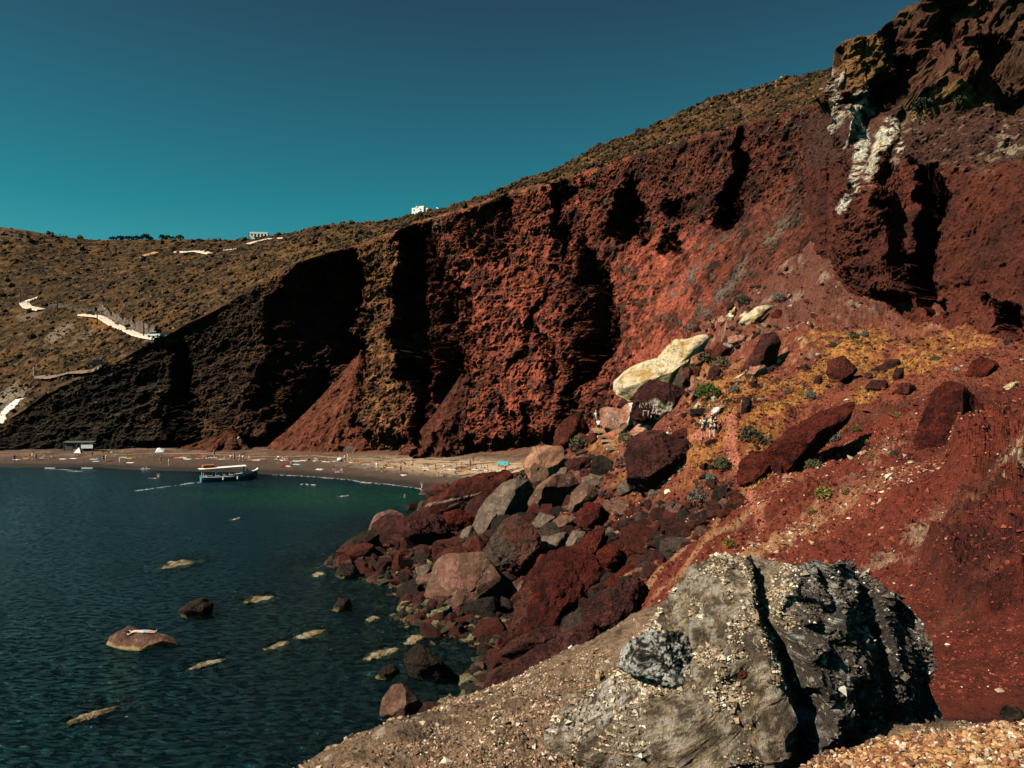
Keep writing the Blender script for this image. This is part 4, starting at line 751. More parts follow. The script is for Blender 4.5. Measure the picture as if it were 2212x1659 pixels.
# inscription: letters laid on the face of the rock
from mathutils.bvhtree import BVHTree
def writing(o, lines, col, name='inscription', size=.5):
    me = o.data; bv = BVHTree.FromPolygons([v.co for v in me.vertices], [p.vertices for p in me.polygons])
    for txt, u, v, s, rot in lines:
        cu_ = bpy.data.curves.new(name, 'FONT'); cu_.body = txt; cu_.size = s; cu_.extrude = 0; cu_.offset = .012*s; t = bpy.data.objects.new(name, cu_); C.objects.link(t)
        bpy.context.view_layer.update(); m2 = bpy.data.meshes.new_from_object(t.evaluated_get(bpy.context.evaluated_depsgraph_get())); bpy.data.objects.remove(t); m2.name = name
        D = o.location.y; p0 = Vector(P3(u, v, D))-o.location; cr, sr = math.cos(rot), math.sin(rot)
        for vt in m2.vertices:
            x = p0.x+vt.co.x*cr-vt.co.y*sr; z = p0.z+vt.co.x*sr+vt.co.y*cr
            h = bv.ray_cast(Vector((x, -20, z)), Vector((0, 1, 0))); vt.co = (x, (h[0].y if h[0] else 0)-.035, z)
        m2.materials.clear(); new_obj(name, m2, flat_mat(col, .95, 'chalk_paint'), o)
writing(GREEK, [('ΙΜΤΕ', 638.5, 407.5, .75, 0), ('ΜΣ', 650, 412.5, .7, -.25), ('ΓΙ', 642, 416, .85, 0), ('ΤΟΣ', 647.5, 418, .95, -.12)], (.62,.42,.36))
writing(WRITE2, [('ΝΙΚΟΣ', 604.5, 416, .75, -.5), ('ΑΝΝΑ', 611, 425, .6, -.3)], (.66,.40,.30))
# =================================================================== sea
nx = 500
sx = np.concatenate([np.linspace(-3000, -230, 12)[:-1], np.linspace(-230, 40, nx), np.linspace(40, 120, 6)[1:]])
sy = np.concatenate([np.linspace(-800, -20, 8)[:-1], np.linspace(-20, 190, 420)])
SX, SY = np.meshgrid(sx, sy); dep = ground0(SX, np.maximum(SY, 1.2)); dep = np.where((SY < 0) | (SX < -229), -9, dep)
SG = np.stack([SX, SY, 0*SX], -1)
s1n = fbm(SG, 30, 4, 101); s2n = fbm(SG, 8, 4, 102)
shal = sm(-3.4, -.3, dep+s2n*1.2)*.80*sm(110, 85, SY)
shal = shal*.95
for x_, y_, r_ in SHOALS: shal = np.maximum(shal, sm(r_*1.5, r_*.6, np.hypot(SX-x_, (SY-y_)*.8)+s2n*.6)*.85)
scol = np.zeros(SG.shape)+np.array([.0030, .022, .030])
suv = UV(SG+np.array([0,1e-6,0])); su, sv = suv
su = np.where(SY > 5, su, -500)
scol = mix(scol, [.004, .014, .020], sm(25, 70, SY*0+0)*0)
scol = mix(scol, [.0030, .0090, .0135], sm(95, 50, SY+s1n*25)*.95)
scol = mix(scol, [.009, .014, .014], sm(-30, -12, SX+s2n*8)*sm(40, 60, SY)*sm(110, 90, SY)*.8)
scol = mix(scol, [.008, .010, .009], sm(132, 142, SY+s1n*6-SX*-.12)*.85)
scol = mix(scol, [.010, .075, .030], soft(SX, SY, -29, 118, 20, 12, -20, .8, s2n*2)*.75)
me = grid_mesh('sea', SG, scol, True)
at = me.attributes.new('shallow', 'FLOAT', 'POINT'); at.data.foreach_set('value', np.ascontiguousarray(shal.ravel(), np.float32))
m = bpy.data.materials.new('sea_water'); m.use_nodes = True; nt = m.node_tree; nt.nodes.clear()
o_ = N(nt, "ShaderNodeOutputMaterial"); dif = N(nt, "ShaderNodeBsdfDiffuse"); gl = N(nt, "ShaderNodeBsdfGlossy"); tr = N(nt, "ShaderNodeBsdfTransparent")
gl.inputs['Roughness'].default_value = .12; gl.inputs['Color'].default_value = (.115, .235, .27, 1); tr.inputs[0].default_value = (.48, .66, .54, 1)
vc = N(nt, "ShaderNodeVertexColor", layer_name='Col'); nt.links.new(vc.outputs[0], dif.inputs[0])
ash = N(nt, "ShaderNodeAttribute", attribute_name='shallow'); mul = N(nt, "ShaderNodeMath", operation='MULTIPLY'); mul.inputs[1].default_value = .92
nt.links.new(ash.outputs['Fac'], mul.inputs[0])
ma = N(nt, "ShaderNodeMixShader"); nt.links.new(mul.outputs[0], ma.inputs[0]); nt.links.new(dif.outputs[0], ma.inputs[1]); nt.links.new(tr.outputs[0], ma.inputs[2])
tc = N(nt, "ShaderNodeTexCoord"); mp = N(nt, "ShaderNodeMapping"); mp.inputs['Scale'].default_value = (.8, 1.5, 1); mp.inputs['Rotation'].default_value = (0, 0, math.radians(-14))
nt.links.new(tc.outputs['Object'], mp.inputs[0])
w1 = N(nt, "ShaderNodeTexNoise"); w1.inputs['Scale'].default_value = 1.7; w1.inputs['Detail'].default_value = 6; w1.inputs['Roughness'].default_value = .62; w1.inputs['Distortion'].default_value = .6
w2 = N(nt, "ShaderNodeTexNoise"); w2.inputs['Scale'].default_value = .22; w2.inputs['Detail'].default_value = 3
nt.links.new(mp.outputs[0], w1.inputs['Vector']); nt.links.new(mp.outputs[0], w2.inputs['Vector'])
wm = N(nt, "ShaderNodeMath", operation='MULTIPLY_ADD'); wm.inputs[1].default_value = 1.5; nt.links.new(w2.outputs[0], wm.inputs[0]); nt.links.new(w1.outputs[0], wm.inputs[2])
bp = N(nt, "ShaderNodeBump"); bp.inputs['Strength'].default_value = 1.0; bp.inputs['Distance'].default_value = .85; nt.links.new(wm.outputs[0], bp.inputs['Height'])
fr = N(nt, "ShaderNodeFresnel"); fr.inputs['IOR'].default_value = 1.33; nt.links.new(bp.outputs[0], fr.inputs['Normal'])
for n_ in (gl, dif): nt.links.new(bp.outputs[0], n_.inputs['Normal'])
gm = N(nt, "ShaderNodeMapRange"); gm.inputs[1].default_value = .46; gm.inputs[2].default_value = .66; gm.inputs[3].default_value = .1; gm.inputs[4].default_value = 7.0; nt.links.new(w1.outputs[0], gm.inputs[0])
fm = N(nt, "ShaderNodeMath", operation='MULTIPLY', use_clamp=True); nt.links.new(fr.outputs[0], fm.inputs[0]); nt.links.new(gm.outputs[0], fm.inputs[1])
mb = N(nt, "ShaderNodeMixShader"); nt.links.new(fm.outputs[0], mb.inputs[0]); nt.links.new(ma.outputs[0], mb.inputs[1]); nt.links.new(gl.outputs[0], mb.inputs[2])
nt.links.new(mb.outputs[0], o_.inputs[0])
new_obj('sea', me, m, kind='structure')
bpy.context.view_layer.update()
# =================================================================== small tools
class MB:
    """collects simple solids into one mesh"""
    def __init__(s): s.bm = bmesh.new()
    def box(s, c, d, rz=0, rx=0, ry=0, bev=0, taper=1.0):
        r = bmesh.ops.create_cube(s.bm, size=1); vs = r['verts']
        for v in vs:
            k = taper if v.co.z > 0 else 1; v.co = Vector((v.co.x*d[0]*k, v.co.y*d[1]*k, v.co.z*d[2]))
        M = Matrix.Translation(c) @ Matrix.Rotation(rz, 4, 'Z') @ Matrix.Rotation(ry, 4, 'Y') @ Matrix.Rotation(rx, 4, 'X')
        bmesh.ops.transform(s.bm, matrix=M, verts=vs)
        if bev: bmesh.ops.bevel(s.bm, geom=[e for e in s.bm.edges if all(v in vs for v in e.verts)], offset=bev, segments=2, affect='EDGES')
        return s
    def tube(s, pts, r, n=8, cap=True):
        pts = [Vector(p) for p in pts]; rs = r if isinstance(r, (list, tuple)) else [r]*len(pts); rings = []
        for i, p in enumerate(pts):
            t = (pts[min(i+1, len(pts)-1)]-pts[max(i-1, 0)]).normalized(); a = t.orthogonal().normalized() if abs(t.z) > .95 else t.cross(Vector((0,0,1))).normalized(); b = t.cross(a)
            rings.append([s.bm.verts.new(p+(a*math.cos(q*2*math.pi/n)+b*math.sin(q*2*math.pi/n))*rs[i]) for q in range(n)])
        for A, B in zip(rings[:-1], rings[1:]):
            for q in range(n): s.bm.faces.new((A[q], A[(q+1) % n], B[(q+1) % n], B[q]))
        if cap: s.bm.faces.new(rings[0][::-1]); s.bm.faces.new(rings[-1])
        return s
    def ball(s, c, r, k=2):
        q = bmesh.ops.create_icosphere(s.bm, subdivisions=k, radius=1); r = r if isinstance(r, (list, tuple)) else (r, r, r)
        for v in q['verts']: v.co = Vector((v.co.x*r[0]+c[0], v.co.y*r[1]+c[1], v.co.z*r[2]+c[2]))
        return s
    def face(s, pts): s.bm.faces.new([s.bm.verts.new(p) for p in pts]); return s
    def build(s, name, mat, parent=None, smooth=False, **kw):
        me = bpy.data.meshes.new(name); bmesh.ops.recalc_face_normals(s.bm, faces=s.bm.faces[:]); s.bm.to_mesh(me); s.bm.free()
        for p in me.polygons: p.use_smooth = smooth
        return new_obj(name, me, mat, parent, **kw)
def thing(name, label, cat, loc=(0,0,0), rz=0, group=None):
    o = new_obj(name, None, label=label, cat=cat, group=group); o.location = loc; o.rotation_euler = (0, 0, rz); return o
# =================================================================== scattered stones (beyond counting)
TE = np.array([(1,0,0),(-1,0,0),(0,1,0),(0,-1,0),(0,0,1),(0,0,-1)], float); TF = np.array([(0,2,4),(2,1,4),(1,3,4),(3,0,4),(2,0,5),(1,2,5),(3,1,5),(0,3,5)])
def scatter(name, pos, size, cols, mat, label, seed, flat=.7, sub=False, cat=None):
    rs = np.random.RandomState(seed); n = len(pos)
    if sub == 2: bV, bF = ico(2)
    elif sub: bV, bF = ico(1)
    else: bV, bF = TE, TF
    k = len(bV); V = bV[None]*(1+rs.uniform(-.38, .38, (n, k, 1))*(.12 if sub == 2 else .5 if sub else 1));
    if sub == 2:
        for _ in range(9):
            pn = rs.normal(size=(n, 1, 3)); pn /= np.linalg.norm(pn, axis=-1, keepdims=True); dd = (V*pn).sum(-1, keepdims=True); V = V-pn*np.maximum(dd-rs.uniform(.42, .8, (n, 1, 1)), 0)
    sc = rs.uniform(.6, 1.35, (n, 1, 3)); sc[...,2] *= flat; V = V*sc
    a = rs.uniform(0, 2*np.pi, n); c, s_ = np.cos(a), np.sin(a); b = rs.uniform(-.9, .9, n); cb, sb = np.cos(b), np.sin(b)
    y, z = V[...,1]*cb[:,None]-V[...,2]*sb[:,None], V[...,1]*sb[:,None]+V[...,2]*cb[:,None]; x = V[...,0]
    V = np.stack([x*c[:,None]-y*s_[:,None], x*s_[:,None]+y*c[:,None], z], -1)*np.asarray(size)[:,None,None]+pos[:,None]
    F = (bF[None]+np.arange(n)[:,None,None]*k).reshape(-1, 3); col = np.repeat(cols[:,None], k, 1).reshape(-1, 3)
    return new_obj(name, mesh_np(name, V.reshape(-1, 3), F, col), mat, kind='stuff', label=label, cat=cat)
def pick(rs, n, pal, jit=.25):
    P_ = np.array([p[0] for p in pal]); w_ = np.array([p[1] for p in pal], float); w_ /= w_.sum()
    return P_[rs.choice(len(P_), n, p=w_)]*rs.uniform(1-jit, 1+jit, (n, 1))
def ground_pts(rs, n, flt):
    """random points of the ground sheet that satisfy flt, evenly spread in sight"""
    m = flt & (gu > -60) & (gu < 1100) & (gv < 800); ii = np.nonzero(m.ravel())[0]; i = rs.choice(ii, n, replace=len(ii) < n); P_ = GG.reshape(-1, 3)[i].copy()
    P_[:, 0] += rs.uniform(-.5, .5, n)*P_[:,1]/768*2; return P_
def mesh_pts(rs, o, n, clump=0):
    me = o.data; nv = len(me.vertices); q = np.empty(nv*3, np.float32); me.vertices.foreach_get('co', q); q = q.reshape(-1, 3); m_ = np.empty(nv*3, np.float32); me.vertices.foreach_get('normal', m_); m_ = m_.reshape(-1, 3)
    w_ = q+np.array(o.location); ok = np.nonzero((m_[:,1] < .3) & (m_[:,2] > -.25) & (fbm(w_, .35, 3, 41)+fbm(w_, .09, 2, 42)*.6 > clump))[0]; return w_[rs.choice(ok, n)]
M_stone = rock_mat('loose_stones', 6, 40, .4, .01, .95, .35)
rs = np.random.RandomState(4)
PAL_P = [((.44,.33,.22),5),((.32,.20,.12),6),((.20,.12,.07),5),((.68,.58,.45),1.0),((.10,.065,.045),3),((.34,.17,.09),2)]
nearv = GY < 11
bk = nearv & (GZ > 12.9)
p = ground_pts(rs, 26000, bk & (fbm(GG, .5, 3, 43)+fbm(GG, .12, 2, 44)*.5 > -.12)); sz = rs.lognormal(math.log(.0090), .45, len(p)).clip(.003, .035)
scatter('pebbles', p, sz, pick(rs, len(p), PAL_P), M_stone, 'tan and cream pebbles strewn over the near bank', 5)
p = ground_pts(rs, 8000, (GY < 4.3) & (gu > 800+(768-gv)*1.6*0) & (gv > 700)); sz = rs.lognormal(math.log(.0095), .4, len(p)).clip(.004, .022); p[:,2] += sz*.4
scatter('pebbles', p, sz, pick(rs, len(p), [((.40,.21,.085),5),((.48,.34,.20),3),((.26,.10,.045),5),((.64,.55,.42),1.2),((.12,.055,.03),4)]), M_stone, 'coarse orange and cream pebbles in the bottom right corner', 6, .7, True)
OUT = [o for o in C.objects if o.name.startswith('rock_outcrop')][0]
for o, n_, pal, lb in (((OUT, 0), 9000, [((.50,.40,.27),5),((.36,.25,.15),6),((.20,.14,.09),4),((.72,.64,.52),1.6),((.08,.06,.045),3)], 'cream and tan pebbles cemented on the left half of the near rock'),
                   ((OUT, 1), 4500, [((.05,.04,.033),7),((.10,.08,.065),5),((.20,.16,.12),2),((.62,.56,.48),.7)], 'blackish grit and pebbles stuck on the right half of the near rock')):
    p = mesh_pts(rs, o[0], n_*3, -.04); pu, pv = UV(p); sd_ = (pu+rs.normal(0, 9, len(p)) > 792); p = p[sd_ if o[1] else ~sd_]; n_ = len(p); sz = rs.lognormal(math.log(.0075), .45, n_).clip(.003, .030); scatter('pebbles', p, sz, pick(rs, n_, pal), M_stone, lb, 7, .7, False)
# scree gravel: dark red with streaks of cream stones running down the fall line
sl = (GY > 11) & (GY < 75) & (gu > 560) & (GZ > .5)
p = ground_pts(rs, 26000, sl); sz = (rs.lognormal(math.log(.0016), .45, len(p))*p[:,1]).clip(.02, .28)
scatter('scree', p, sz, pick(rs, len(p), [((.17,.030,.017),8),((.09,.020,.014),6),((.25,.06,.03),4),((.045,.016,.012),3)]), M_stone, 'loose dark red gravel covering the slope', 8)
st_ = fbm(fl, 4, 4, 85)*.6+fbm(fl, 1.6, 3, 88)*.6; str_ = sl & (st_ > .16) & (gv > 425+(1024-gu)*.12)
p = ground_pts(rs, 2600, str_); sz = (rs.lognormal(math.log(.0016), .5, len(p))*p[:,1]).clip(.02, .26)
scatter('pale_gravel', p, sz, pick(rs, len(p), [((.62,.50,.37),2),((.48,.31,.20),4),((.34,.16,.10),4)]), M_stone, 'streaks of cream stones lying in the red gravel', 9)
p = ground_pts(rs, 420, sl & (gv > 400)); scatter('pale_gravel', p, (rs.lognormal(math.log(.0015), .45, 420)*p[:,1]).clip(.02, .3), pick(rs, 420, [((.62,.50,.38),1),((.45,.30,.2),1)]), M_stone, 'single cream stones sprinkled over the red slope', 10)
hp = (GY > 34) & (GY < 135) & (GZ > -.6) & (beach < .3) & ((GZ < 9) | (gu < 760)) & (dmin > 15)
p = ground_pts(rs, 3400, hp); sz = (rs.lognormal(math.log(.0078), .5, len(p))*p[:,1]).clip(.10, 1.75)*np.where((UV(p)[0] > 585) & (UV(p)[1] < 505), .45, 1)
scatter('rubble', p, sz, pick(rs, len(p), [((.125,.032,.020),6),((.075,.026,.019),6),((.105,.070,.052),2.4),((.04,.028,.022),4),((.22,.11,.075),1)]), M_b_rough, 'red, grey and black rubble between the boulders', 11, .8, 2)
up = (GY > 60) & (gv < 415) & (gu > 590) & (dmin > 12)
p = ground_pts(rs, 3600, up); sz = (rs.lognormal(math.log(.0022), .5, len(p))*p[:,1]).clip(.08, .55)
scatter('rubble', p, sz, pick(rs, len(p), [((.17,.05,.032),6),((.09,.03,.022),4),((.42,.30,.20),3),((.70,.58,.42),1.2),((.05,.035,.028),3)]), M_b_rough, 'mixed red and pale rubble on the upper slope', 12, .75, 2)
shr = (GY > 30) & (GY < 78) & (GZ < .2) & (GZ > -3.2) & (gu > 150)
p = ground_pts(rs, 4200, shr); scatter('sea_floor_stones', p, rs.lognormal(math.log(.22), .5, len(p)).clip(.08, .8), pick(rs, len(p), [((.10,.085,.045),3),((.28,.24,.12),3),((.04,.035,.025),4)]), M_b_rough, 'stones on the shallow sea floor beside the heap', 13, .5, True)
p = ground_pts(rs, 2600, (beach > .6) & (GZ > .6)); scatter('beach_stones', p, rs.lognormal(math.log(.10), .5, len(p)).clip(.05, .4), pick(rs, len(p), [((.11,.06,.045),5),((.05,.035,.03),5),((.30,.20,.14),3)]), M_stone, 'small stones and lumps strewn over the dark beach', 14)
# =================================================================== dry grass and shrubs
M_leaf = rock_mat('leaves', 8, 30, 0, .01, .8, .3)
def blades(name, pos, h, wd, cols, label, seed, per=16, spread=.5, mat=M_leaf):
    r = np.random.RandomState(seed); n = len(pos); N_ = n*per; b = np.repeat(pos, per, 0); hh = np.repeat(h, per)*r.uniform(.5, 1.2, N_); a = r.uniform(0, 2*np.pi, N_); ln = r.uniform(.1, .9, N_)
    off = np.stack([np.cos(a), np.sin(a), 0*a], -1)*(hh*spread*r.uniform(0, .8, N_))[:, None]; b = b+off
    tip = b+np.stack([np.cos(a)*ln*.8, np.sin(a)*ln*.8, 1-ln*.35], -1)*hh[:, None]; sd_ = np.stack([-np.sin(a), np.cos(a), 0*a], -1)*(hh*wd)[:, None]
    V = np.stack([b-sd_, b+sd_, tip], 1).reshape(-1, 3); F = np.arange(N_*3).reshape(-1, 3); col = np.repeat(np.repeat(cols, per, 0)*r.uniform(.6, 1.25, (N_, 1)), 3, 0)
    return new_obj(name, mesh_np(name, V, F, col), mat, kind='stuff', label=label)
gh = (gcol[...,0] > .26) & (gcol[...,2] < .085) & (gcol[...,1] > .11) & (GY > 30)
p = ground_pts(rs, 4200, gh & (GY > 40)); blades('dry_grass', p, rs.uniform(.12, .30, len(p)), .09, pick(rs, len(p), [((.46,.20,.045),4),((.34,.13,.035),3),((.60,.38,.12),2),((.20,.13,.05),1)]), 'tufts of ochre dry grass on the red slope', 21)
def leafball(c, r, n, leaf, rgb, seed, holes=.25, flat=1.0):
    q = np.random.RandomState(seed); d = q.normal(size=(n*2, 3)); d /= np.linalg.norm(d, axis=1, keepdims=True); d[:,2] = np.abs(d[:,2])*1.0-.15*(q.rand(n*2) < .3)
    rad = q.uniform(.45, 1.0, n*2)**.5; lob = 1+.28*fbm(d+seed, .7, 3, seed % 7); pos = d*(rad*lob)[:, None]; keep = fbm(pos*2+seed*1.3, .8, 2, 3) > -holes; pos = pos[keep][:n]; n = len(pos)
    cc = np.array(c)+pos*np.array(r)*np.array([1,1,flat]); e1 = q.normal(size=(n,3)); e1 /= np.linalg.norm(e1, axis=1, keepdims=True); e2 = np.cross(e1, q.normal(size=(n,3))); e2 /= np.linalg.norm(e2, axis=1, keepdims=True)
    L = leaf*q.uniform(.6, 1.4, (n,1)); V = np.stack([cc-e1*L, cc+e2*L*.45, cc+e1*L, cc-e2*L*.45], 1).reshape(-1, 3); F = np.arange(n*4).reshape(-1, 4)
    return V, F, np.repeat(np.array(rgb)*q.uniform(.55, 1.5, (n,1))*np.array([1,1,1]), 4, 0)
def on_obj(names, u, v):
    """distance of the first named surface along the line of sight through (u,v)"""
    dg = bpy.context.evaluated_depsgraph_get(); dirv_ = Vector(P3(u, v, 1.0))-Vector((0,0,CAMH)); best = None
    for nm in names:
        o = bpy.data.objects[nm]; mi = o.matrix_world.inverted(); a = mi @ Vector((0,0,CAMH)); b = (mi.to_3x3() @ dirv_).normalized(); r = o.ray_cast(a, b)
        if r[0]:
            y = (o.matrix_world @ r[1]).y
            if best is None or y < best: best = y
    return best
def shrub(u, v, w_, rgb, label, D=None, hr=.75, name='shrub', n=420, cat='shrub', z=None, grp=None):
    if D is None:
        h = hit(u, v+w_*.25, 12)
        if h is None:
            D = on_obj(['cliffs','crag'], u, v+w_*.25) or 100; z = float(P3(u, v+w_*.25, D)[2])
        else: D = h[1]
    X = (u-512)/FPX*D; z0 = gz(X, D)-.05 if z is None else z; R = w_/FPX*D/2
    t = thing(name, label, cat, (X, D, z0), group=grp); V, F, cl_ = leafball((0,0,R*.25), (R,R,R*hr*1.4), n, R*.13, rgb, int(u*7+v))
    new_obj('foliage', mesh_np('foliage', V, F, cl_), M_leaf, t)
    b = MB(); q = random.Random(int(u+v))
    for i in range(7):
        a = q.uniform(0, 6.28); b.tube([(0,0,-.1*R), (math.cos(a)*R*.25, math.sin(a)*R*.25, R*.4), (math.cos(a)*R*.6, math.sin(a)*R*.6, R*.85)], [R*.05, R*.035, R*.015], 5)
    b.build('stems', flat_mat((.12,.08,.05), .9, 'twigs'), t); return t
GRN, OLV, GRY, DRK, YEL = (.055,.085,.015), (.10,.095,.045), (.12,.125,.10), (.035,.045,.028), (.17,.15,.03)
def c1(x, y): return 520+x*.14467, 280+y*.14467
def c3(x, y): return 680+x*.16878, 320+y*.16878
for (u, v), w_, col, lb in [(c1(1300,775),27,GRN,'bright green bush below the square salmon block'),(c1(410,1125),21,OLV,'olive twiggy shrub below the slanting red rock'),
    (c1(1590,1070),23,DRK,'round dark green bush beside the trail right of the tourists'),(c1(1235,1505),22,GRY,'grey-green shrub low on the slope above the rough red rubble'),(c1(1395,1280),18,OLV,'olive shrub left of the lower footpath'),
    (c1(1315,1390),14,GRY,'small grey shrub between the maroon rock and the footpath'),(c1(1700,1125),15,OLV,'low olive shrub right of the round dark bush'),(c1(735,1105),18,OLV,'brownish olive shrub under the inscribed slab'),
    (c1(1110,300),9,GRY,'small grey shrub on the red slope above the cream boulder'),(c1(1425,105),8,GRY,'tiny grey shrub high on the red slope'),(c1(1180,345),14,GRY,'grey shrub left of the pinkish stone'),
    (c1(1970,605),12,DRK,'dark shrub in the middle of the upper slope'),(c1(2005,795),12,GRY,'grey-green shrub below the dark one on the upper slope'),(c1(1480,760),13,GRY,'pale grey shrub right of the bright green bush'),
    (c1(30,1375),22,OLV,'spreading grey-olive shrub left of the large tan boulder'),(c1(1385,575),18,OLV,'olive bush below the square white-streaked red block'),(c1(1545,150),13,DRK,'dark shrub above the long cream slab'),
    (c1(1790,130),13,GRY,'grey shrub at the top right of the long cream slab'),(c1(1280,540),16,OLV,'olive shrub behind the small salmon block'),(c1(1290,1050-60),12,OLV,'dry olive shrub left of the two tourists'),
    (c3(1025,100),13,DRK,'dark shrub on the top edge of the brightest dry grass'),(c3(1095,92),9,GRY,'small grey shrub right of the one topping the dry grass'),(c3(770,448),11,GRY,'grey shrub on the slope left of the ochre gully'),
    (c3(1510,225),10,OLV,'olive shrub on the pale ground under the eastern cliff'),(c3(855,1035),20,YEL,'yellow-green shrub alone on the red gravel'),(c3(1045,650),9,GRN,'small green plant at the upper end of the long tilted slab'),
    (c3(1100,735),8,YEL,'small yellow-green plant on the gravel below the long slab'),(c3(1135,800),8,YEL,'second small yellow-green plant just below its twin'),(c3(1285,565),10,YEL,'yellow-green plant right of the dry grass strip'),
    (c3(1270,790),10,DRK,'dark small shrub left of the tall humped boulder'),(c3(900,700),20,GRY,'grey dry shrub in the shadow of the long tilted slab'),(c3(790,850),16,OLV,'dry olive shrub at the lower end of the long slab'),
    (c3(780,1130),10,YEL,'low yellow-green plant below the lone gravel shrub'),(c3(980,1030),9,YEL,'thin yellow-green plant right of the lone gravel shrub'),(c3(290,1330),14,YEL,'yellow-green plant at the lower left of the gravel slope'),
    (c3(240,860),14,OLV,'olive shrub beside the bend of the footpath'),(c3(180,950),12,GRY,'grey shrub below the olive one by the footpath'),(c3(640,430),9,OLV,'olive tuft below the dark shrub of the upper slope')]:
    shrub(u, v, w_, col, lb)
bpy.context.view_layer.update()
for u, v, w_, col, lb in [(925,104,24,DRK,'big dark shrub on the ledge under the crag'),(960,101,14,DRK,'smaller dark shrub right of the big one on the crag ledge'),(796,222,9,GRY,'grey tuft in the gully under the white streak')]:
    D = on_obj(['crag','cliffs'], u, v+3) or 100; shrub(u, v, w_, col, lb, D=D-.5, z=float(P3(u, v+w_*.3, D)[2]))
D = on_obj([BLN for BLN in [o.name for o in C.objects if o.get('label','').startswith('huge cream')]], 660.5, 374)
if D: shrub(660.5, 374, 6.5, GRN, 'small green tuft growing on the huge cream boulder', D=D-.1, z=float(P3(660.5, 376, D)[2]), n=160)
# =================================================================== far hillside: road, walls, poles, houses, trees
def hill(u, v):
    k = np.argmin((hu-u)**2+((hv-v)*1.2)**2+(HG[...,1]-250)*.0); return HG.reshape(-1, 3)[k]
def ribbon(name, pts, width, mat, lift=.35, **kw):
    W = [Vector(hill(*q)) for q in pts]; L, n = [], 10; P_ = []
    for a, b in zip(W[:-1], W[1:]):
        for k in range(n): P_.append(a.lerp(b, k/n))
    P_.append(W[-1])
    for _ in range(3): P_ = [P_[0]]+[(P_[i-1]+P_[i]*2+P_[i+1])/4 for i in range(1, len(P_)-1)]+[P_[-1]]
    m_ = MB(); prev = None
    for i, q in enumerate(P_):
        t = (P_[min(i+1, len(P_)-1)]-P_[max(i-1, 0)]); t.z = 0; t.normalize(); s_ = Vector((-t.y, t.x, 0)); w2 = width*(.5+.06*math.sin(i*1.7)); s_ = s_ if s_.y > 0 else -s_
        r = [m_.bm.verts.new(q+s_*w2+Vector((0,0,lift+width*.18))), m_.bm.verts.new(q-s_*w2+Vector((0,0,lift))), m_.bm.verts.new(q-s_*w2*1.15+Vector((0,0,lift-.5)))]
        if prev: m_.bm.faces.new((prev[0], prev[1], r[1], r[0])); m_.bm.faces.new((prev[1], prev[2], r[2], r[1]))
        prev = r
    return m_.build(name, mat, **kw)
def h6(x, y): return x*.12658, 208+y*.12658
M_road = rock_mat('pale_road', .6, 3, .2, .05, .9, .2, (.62,.50,.40)); M_rd2 = rock_mat('worn_asphalt', .6, 3, .2, .05, .9, .2, (.22,.15,.105))
ribbon('road', [h6(*q) for q in ((300,700),(235,718),(190,738),(215,775),(262,815),(330,832))], 3.2, M_road, kind='structure')
ribbon('road', [h6(*q) for q in ((640,862),(720,878),(790,895),(880,930),(940,965),(985,985),(1080,1022),(1160,1040),(1250,1046))], 2.2, M_road, kind='structure')
ribbon('road', [h6(*q) for q in ((340,1362),(450,1352),(600,1330),(720,1308),(830,1290))], 4.0, M_rd2, kind='structure')
ribbon('path', [h6(*q) for q in ((1095,402),(1150,375),(1240,350))], 3, rock_mat('earth_track', .6, 3, .2, .05, .9, .3, (.45,.24,.12)), kind='structure')
ribbon('path', [h6(*q) for q in ((1405,350),(1470,366),(1560,374),(1670,382))], 3.5, M_road, kind='structure')
ribbon('path', [h6(*q) for q in ((1775,352),(1850,338),(1895,330))], 3, M_road, kind='structure')
ribbon('path', [h6(*q) for q in ((1955,303),(2050,275),(2140,255),(2260,236))], 3, M_road, kind='structure')
ribbon('path', [(0,428),(6,418),(12,411),(20,403)], 2.4, rock_mat('white_slab_path', .6, 3, .2, .05, .9, .15, (.75,.68,.60)), kind='structure')
def stone_wall(pts, hgt, label, col, seed):
    W = [hill(*q) for q in pts]; m_, k = [], 14
    for a, b in zip(W[:-1], W[1:]):
        for t in np.linspace(0, 1, k, endpoint=False): m_.append(a*(1-t)+b*t)
    A = np.array(m_); rows = np.linspace(-.6, hgt, 12); G = A[:,None].repeat(12, 1).copy(); G[...,2] += rows[None]*(1+1.1*fbm(A, 6, 4, seed)[:,None])+.3; G[...,1] += rows[None]*.18
    G[...,1] -= fbm(G, 1.4, 4, seed, ridge=True)*.7; c = mix(np.zeros(G.shape)+np.array(col), np.array(col)*.35, sm(0,.3,fbm(G, 1.2, 3, seed+1))*.8)
    back = G[:, ::-1].copy(); back[...,1] += 1.6; G2 = np.concatenate([G, back, G[:, :1]], 1); c2 = np.concatenate([c, c[:, ::-1], c[:, :1]], 1)
    new_obj('stone_wall', grid_mesh('stone_wall', G2, c2), M_cliff, label=label, cat='wall')
stone_wall([h6(*q) for q in ((380,800),(500,812),(640,826),(760,838))], 1.3, 'grey rubble retaining wall above the hidden stretch of the white road', (.17,.13,.10), 3)
stone_wall([h6(*q) for q in ((770,842),(800,850),(870,890),(940,925),(1010,968),(1100,1000),(1230,1030))], 2.6, 'pale cut rock bank along the uphill side of the white road', (.30,.22,.16), 5)
M_wood = flat_mat((.045,.03,.022), .9, 'dark_wood'); poles = []
